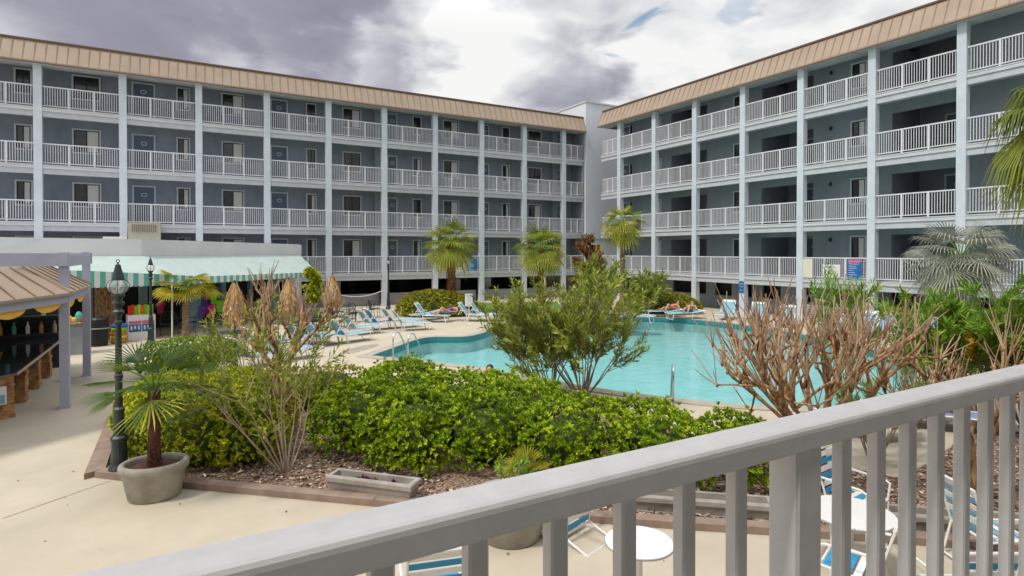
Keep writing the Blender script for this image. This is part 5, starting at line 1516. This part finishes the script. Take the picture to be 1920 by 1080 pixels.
# ---------------------------------------------------------------- pool rails
def pool_rail(p, ang, label, sides=(-.28, .28)):
    root = tag(empty('pool_handrail', (p[0], p[1], 0), ang), label, 'pool rail', 'steel pool handrails')
    for s in sides:
        m = MB(); m.tube([(-.30, s, 0), (-.30, s, .62), (-.26, s, .76), (-.12, s, .84), (.02, s, .80), (.30, s, .42), (.55, s, .02), (.62, s, -.25)], .021, 8); m.build('rail', M['steel'], root, smooth=True)
pool_rail((6.25, 17.55), R(35), 'steel handrail pair at the near left corner of the pool')
pool_rail((9.72, 9.62), R(48), 'single steel handrail on the near side of the pool above the hedge', (0,))

# ---------------------------------------------------------------- garden furniture below the balcony
def strap_chair(loc_, rot, label, blue='vblue'):
    root = tag(empty('strap_chair', loc_), label, 'chair', 'blue and white strap chairs below the balcony')
    root.rotation_euler = rot
    m = MB(); w = .26
    for s in (-1, 1): m.tube([(s * w, -.25, .0), (s * w, -.26, .38), (s * w, -.24, .41), (s * w, .20, .38), (s * w, .36, .92)], .014, 6)
    m.tube([(-w, .36, .92), (w, .36, .92)], .014, 6); m.tube([(-w, -.25, .40), (w, -.25, .40)], .014, 6); m.tube([(-w, .2, .38), (w, .2, .38)], .014, 6)
    for s in (-1, 1): m.tube([(s * w, .20, .38), (s * w, .30, .0)], .014, 6)
    m.tube([(-w, .29, .04), (w, .29, .04)], .012, 5)
    m.build('frame', M['frame'], root)
    for s in (-1, 1):
        a = MB(); a.tube([(s * (w + .02), -.25, .40), (s * (w + .03), -.27, .60), (s * (w + .03), -.2, .63), (s * (w + .03), .26, .64)], .014, 6); a.build('armrest', M['frame'], root)
    for k in range(5):
        y0 = -.23 + k * .085
        a = MB(); a.box(-w - .004, w + .004, y0, y0 + .065, .40 - k * .004, .408 - k * .004); a.build('seat_strap', M[blue if k % 2 == 0 else 'white'], root)
    for k in range(6):
        t0 = .12 + k * .145; t1 = t0 + .10
        p0 = Vector((0, .20, .38)).lerp(Vector((0, .36, .92)), t0); p1 = Vector((0, .20, .38)).lerp(Vector((0, .36, .92)), t1)
        a = MB(); e = Vector((0, -.018, .006))
        q = [p0 + e, p1 + e, p1 + e * .4, p0 + e * .4]
        pts = [(sx, v.y, v.z) for v in q for sx in (-w, w)]
        a.quad(pts[0], pts[1], pts[3], pts[2]); a.quad(pts[4], pts[5], pts[7], pts[6]); a.quad(pts[2], pts[3], pts[5], pts[4]); a.quad(pts[6], pts[7], pts[1], pts[0])
        a.build('back_strap', M[blue if k % 2 == 0 else 'white'], root)
    return root
def round_table(x, y, r, z, label, mesh=False):
    root = tag(empty('round_table', (x, y, 0)), label, 'table', 'round white patio tables')
    m = MB(); m.lathe((0, 0, 0), [(0, z - .02), (r - .02, z - .02), (r, z - .012), (r, z), (r - .015, z + .008), (0, z + .008)], 44); m.build('tabletop', M['mesh_top' if mesh else 'white'], root)
    m = MB(); m.lathe((0, 0, 0), [(r + .001, z - .02), (r + .006, z - .015), (r + .006, z - .007), (r + .001, z - .002)], 44); m.build('edge_band', M['metal_edge'], root)
    m = MB(); m.tube([(0, 0, .1), (0, 0, z - .02)], .03, 10); m.build('pedestal', M['frame'], root)
    for k in range(4):
        w = k * math.pi / 2 + .5; m = MB(); m.tube([(0, 0, .16), (math.cos(w) * r * .5, math.sin(w) * r * .5, .10), (math.cos(w) * r * .8, math.sin(w) * r * .8, .012)], .014, 6); m.build('foot', M['frame'], root)
mt = mat('perforated_white_top', (.74, .73, .72), .5)
tt = mt.node_tree; vo = tt.nodes.new('ShaderNodeTexVoronoi'); vo.inputs['Scale'].default_value = 38; vo.inputs['Randomness'].default_value = .1
cc = tt.nodes.new('ShaderNodeTexCoord'); tt.links.new(cc.outputs['Object'], vo.inputs['Vector'])
rr = tt.nodes.new('ShaderNodeValToRGB'); rr.color_ramp.elements[0].position = .25; rr.color_ramp.elements[0].color = (.30, .30, .31, 1); rr.color_ramp.elements[1].position = .4; rr.color_ramp.elements[1].color = (.74, .73, .72, 1)
tt.links.new(vo.outputs['Distance'], rr.inputs[0]); tt.links.new(rr.outputs[0], tt.nodes['Principled BSDF'].inputs['Base Color'])
M['mesh_top'] = mt
tx, ty = g(1200, 1018, .72); round_table(tx, ty, .31, .72, 'round speckled white table with a brown rim seen between balusters left of the wide post')
tx2, ty2 = g(1598, 962, .66); round_table(tx2, ty2, .42, .66, 'round perforated white table right of the wide post', True)
# the overturned chair and its neighbours
x, y = g(1165, 1000, .2)
strap_chair((x - .15, y + .10, .28), (R(-86), R(0), R(18)), 'blue and white strap chair lying tipped on its back behind the white table')
x, y = g(815, 1075, .5)
strap_chair((x - .05, y - .1, 0), (0, 0, R(165)), 'blue strap chair mostly hidden under the rail at the bottom left')
x, y = g(1605, 905, .6)
strap_chair((x, y, 0), (0, 0, R(5)), 'blue and white strap chair behind the perforated table')
x, y = g(1585, 1040, .5)
strap_chair((x + .1, y - .05, 0), (0, 0, R(200)), 'blue and white strap chair in front of the perforated table')
x, y = g(1780, 1060, .7)
strap_chair((x + .2, y + .0, 0), (0, 0, R(150)), 'bright blue strap chair at the bottom between the right balusters')
x, y = g(1850, 1000, .5)
strap_chair((x + .35, y + .1, 0), (0, 0, R(60)), 'pale strap chair furthest right below the balcony', 'sling')

# ---------------------------------------------------------------- people
def figure(name, J, label, hair='hair', cloth=None, loc_=(0, 0, 0), rz_=0, head_dir=(0, 0, 1), face=(0, -1, 0)):
    """J: joint name -> (x,y,z). one skinned body; hair, swimwear as children"""
    root = tag(empty(name, loc_, rz_), label, 'person')
    verts = []; rad = []; ed = []; idx = {}
    def add(n_, p, r): idx[n_] = len(verts); verts.append(Vector(p)); rad.append(r)
    add('pelvis', J['pelvis'], .125)
    add('waist', Vector(J['pelvis']).lerp(Vector(J['chest']), .5), .115); add('chest', J['chest'], .135); add('neckb', J['neck'], .06); add('headb', Vector(J['neck']).lerp(Vector(J['head']), .45), .055)
    ed += [('pelvis', 'waist'), ('waist', 'chest'), ('chest', 'neckb'), ('neckb', 'headb')]
    for s in ('l', 'r'):
        for a, b, ra, rb_ in (('sh', 'el', .055, .042), ('el', 'wr', .04, .028)):
            if a == 'sh': add(s + 'sh', J[s + 'sh'], .058); ed.append(('chest', s + 'sh'))
            add(s + b, J[s + b], rb_); ed.append((s + a, s + b))
        w = Vector(J[s + 'wr']); e_ = Vector(J[s + 'el']); d = (w - e_).normalized()
        sd_ = d.cross(Vector((0, 0, 1)))
        sd_ = sd_.normalized() if sd_.length > .1 else Vector((1, 0, 0))
        add(s + 'palm', w + d * .06, .03); ed.append((s + 'wr', s + 'palm'))
        for k in range(4):
            o_ = (k - 1.5) * .022; L = (.07, .085, .08, .06)[k]
            add(s + 'f%da' % k, w + d * .10 + sd_ * o_, .0095); add(s + 'f%db' % k, w + d * (.10 + L * .55) + sd_ * o_ * 1.2 - Vector((0, 0, .01)), .0085); add(s + 'f%dc' % k, w + d * (.10 + L) + sd_ * o_ * 1.2 - Vector((0, 0, .025)), .0075)
            ed += [(s + 'palm', s + 'f%da' % k), (s + 'f%da' % k, s + 'f%db' % k), (s + 'f%db' % k, s + 'f%dc' % k)]
        add(s + 'ta', w + d * .05 + sd_ * .04, .011); add(s + 'tb', w + d * .09 + sd_ * .058, .009); ed += [(s + 'palm', s + 'ta'), (s + 'ta', s + 'tb')]
        add(s + 'hip', J[s + 'hip'], .095); add(s + 'kn', J[s + 'kn'], .06); add(s + 'calf', Vector(J[s + 'kn']).lerp(Vector(J[s + 'an']), .3), .058); add(s + 'an', J[s + 'an'], .036); add(s + 'toe', J[s + 'toe'], .03)
        ed += [('pelvis', s + 'hip'), (s + 'hip', s + 'kn'), (s + 'kn', s + 'calf'), (s + 'calf', s + 'an'), (s + 'an', s + 'toe')]
    def skin(vs, rs, es, nm, m_, rootv=0):
        me = bpy.data.meshes.new(nm); me.from_pydata([tuple(v) for v in vs], es, [])
        o = bpy.data.objects.new(nm, me); sc.collection.objects.link(o)
        md = o.modifiers.new('s', 'SKIN'); md.use_smooth_shade = True
        for i_, r_ in enumerate(rs): me.skin_vertices[0].data[i_].radius = (r_, r_)
        me.skin_vertices[0].data[rootv].use_root = True
        sb_ = o.modifiers.new('u', 'SUBSURF'); sb_.levels = 1; sb_.render_levels = 2
        me.materials.append(m_)
        o.parent = root
        return o
    me0 = bpy.data.meshes.new('t')
    body = None
    bm_es = [(idx[a], idx[b]) for a, b in ed]
    import bmesh
    def skin_obj(vs, rs, es, nm, m_):
        me = bpy.data.meshes.new(nm); me.from_pydata([tuple(v) for v in vs], es, [])
        bm = bmesh.new(); bm.from_mesh(me); ly = bm.verts.layers.skin.verify(); bm.verts.ensure_lookup_table()
        for i_, r_ in enumerate(rs): bm.verts[i_][ly].radius = (r_, r_)
        bm.verts[0][ly].use_root = True
        bm.to_mesh(me); bm.free(); me.materials.append(m_)
        o = bpy.data.objects.new(nm, me); sc.collection.objects.link(o)
        md = o.modifiers.new('s', 'SKIN'); md.use_smooth_shade = True
        sb_ = o.modifiers.new('u', 'SUBSURF'); sb_.levels = 2; sb_.render_levels = 2
        bpy.context.view_layer.update()
        dg = bpy.context.evaluated_depsgraph_get()
        nm_ = bpy.data.meshes.new_from_object(o.evaluated_get(dg)); o.modifiers.clear(); o.data = nm_
        o.parent = root
        return o
    body = skin_obj(verts, rad, bm_es, 'body', M['skin'])
    # head with nose, ears; joined into the body mesh
    hc = Vector(J['head']); up = Vector(head_dir).normalized(); fc = Vector(face); fc = (fc - up * fc.dot(up)).normalized(); sx_ = up.cross(fc).normalized()
    hm = MB()
    def ell(mb, c, a, b, c_, nu=14, nv=9, cut=None):
        k0 = len(mb.v)
        for i_ in range(nv + 1):
            ph = -math.pi / 2 + math.pi * i_ / nv
            for j_ in range(nu):
                th = 2 * math.pi * j_ / nu
                jaw = 1 - .22 * max(0, -math.sin(ph))
                mb.v.append(tuple(c + sx_ * (math.cos(ph) * math.cos(th) * a * jaw) + fc * (math.cos(ph) * math.sin(th) * b * jaw) + up * (math.sin(ph) * c_)))
        for i_ in range(nv):
            for j_ in range(nu):
                q = k0 + i_ * nu + j_; q2 = k0 + i_ * nu + (j_ + 1) % nu
                mb.f.append((q, q2, q2 + nu, q + nu)); mb.t.append(.5); mb.m.append(0)
    ell(hm, hc, .075, .095, .115); ell(hm, hc + fc * .095 - up * .01, .012, .018, .02, 8, 5)
    for s in (-1, 1): ell(hm, hc + sx_ * s * .076, .01, .02, .03, 8, 5)
    hm.build('head', M['skin'], root, smooth=True)
    em = MB()
    for s in (-1, 1): ell(em, hc + fc * .086 + sx_ * s * .03 + up * .012, .011, .008, .007, 8, 5)
    ell(em, hc + fc * .088 - up * .05, .022, .006, .005, 8, 5)
    em.build('eyes_and_mouth', M['hair'], root)
    hr = MB(); ell(hr, hc - fc * .022 + up * .022, .086, .098, .113)
    hr.build('hair', M[hair], root, smooth=True)
    if cloth:
        mname, segs_ = cloth
        vs = []; rs = []; es = []
        ids = {}
        for a in segs_[0]:
            ids[a] = len(vs); vs.append(verts[idx[a]]); rs.append(rad[idx[a]] * 1.10 + .006)
        for a, b in segs_[1]: es.append((ids[a], ids[b]))
        skin_obj(vs, rs, es, 'swimsuit', M[mname])
    return root
LIE = dict(pelvis=(0, 0, .12), chest=(0, .42, .20), neck=(0, .60, .24), head=(0, .78, .30), lsh=(-.18, .50, .22), rsh=(.18, .50, .22), lel=(-.32, .30, .10), rel=(.34, .34, .10), lwr=(-.22, .08, .14), rwr=(.24, .10, .12),
           lhip=(-.10, -.05, .11), rhip=(.10, -.05, .11), lkn=(-.12, -.45, .14), rkn=(.13, -.40, .34), lan=(-.10, -.88, .05), ran=(.12, -.70, .05), ltoe=(-.10, -.93, .17), rtoe=(.12, -.84, .05))
SIT = dict(pelvis=(0, 0, .12), chest=(0, .10, .52), neck=(0, .13, .70), head=(0, .10, .86), lsh=(-.18, .12, .60), rsh=(.18, .12, .60), lel=(-.26, -.05, .38), rel=(.26, -.05, .38), lwr=(-.16, -.28, .36), rwr=(.16, -.28, .36),
           lhip=(-.10, -.02, .12), rhip=(.10, -.02, .12), lkn=(-.14, -.42, .36), rkn=(.14, -.42, .34), lan=(-.12, -.72, .05), ran=(.12, -.74, .05), ltoe=(-.12, -.88, .03), rtoe=(.12, -.90, .03))
suit = (['pelvis', 'waist', 'chest', 'lhip', 'rhip'], [('pelvis', 'waist'), ('waist', 'chest'), ('pelvis', 'lhip'), ('pelvis', 'rhip')])
trunks = (['pelvis', 'lhip', 'rhip'], [('pelvis', 'lhip'), ('pelvis', 'rhip')])
x, y = g(838, 585, .45)
figure('person', LIE, 'sunbather in a purple swimsuit lying on a lounger before the olive mound hedge', 'hair_w', ('purple', suit), (x, y, .36), R(-75), head_dir=(0, .8, .5), face=(0, -.3, 1))
x, y = at(1257, 30.1)
figure('person', LIE, 'sunbather in coral red lying on a lounger at the far end of the pool', 'hair', ('coral', suit), (x, y, .36), R(-75), head_dir=(0, .8, .5), face=(0, -.3, 1))
x, y = at(1292, 29.5)
figure('person', LIE, 'bare backed sunbather lying right of the one in coral red', 'hair', ('ink', trunks), (x, y, .36), R(-60), head_dir=(0, .8, .5), face=(0, -.3, 1))
x, y = at(912, 12.4)
figure('person', SIT, 'person with brown hair at the pool edge, head showing above the bright hedge', 'hair', ('ink', trunks), (x, y - .1, -.02), R(-40), face=(0, -1, -.1))
x, y = at(760, 12.9)
figure('person', SIT, 'dark haired person sitting low near the left handrail, half hidden by the hedge', 'hair', ('ink', trunks), (x, y - .1, -.04), R(-30), face=(0, -1, -.1))
x, y = at(935, 12.0)
bc = tag(empty('beach_chair', (x, y, 0), R(-50)), 'low beach chair with a teal and rose striped back beside the seated person', 'chair')
m = MB()
for k in range(5):
    m.mi = k % 2
    m.quad((-.25 + k * .1, 0, .12), (-.15 + k * .1, 0, .12), (-.15 + k * .1, .22, .62), (-.25 + k * .1, .22, .62))
m.build('back_sling', [M['awn_teal'], M['sign_pink']], bc)
m = MB(); m.tube([(-.26, -.35, .0), (-.26, 0, .12), (-.26, .22, .64), (.26, .22, .64), (.26, 0, .12), (.26, -.35, .0)], .014, 6); m.build('frame', M['frame'], bc)
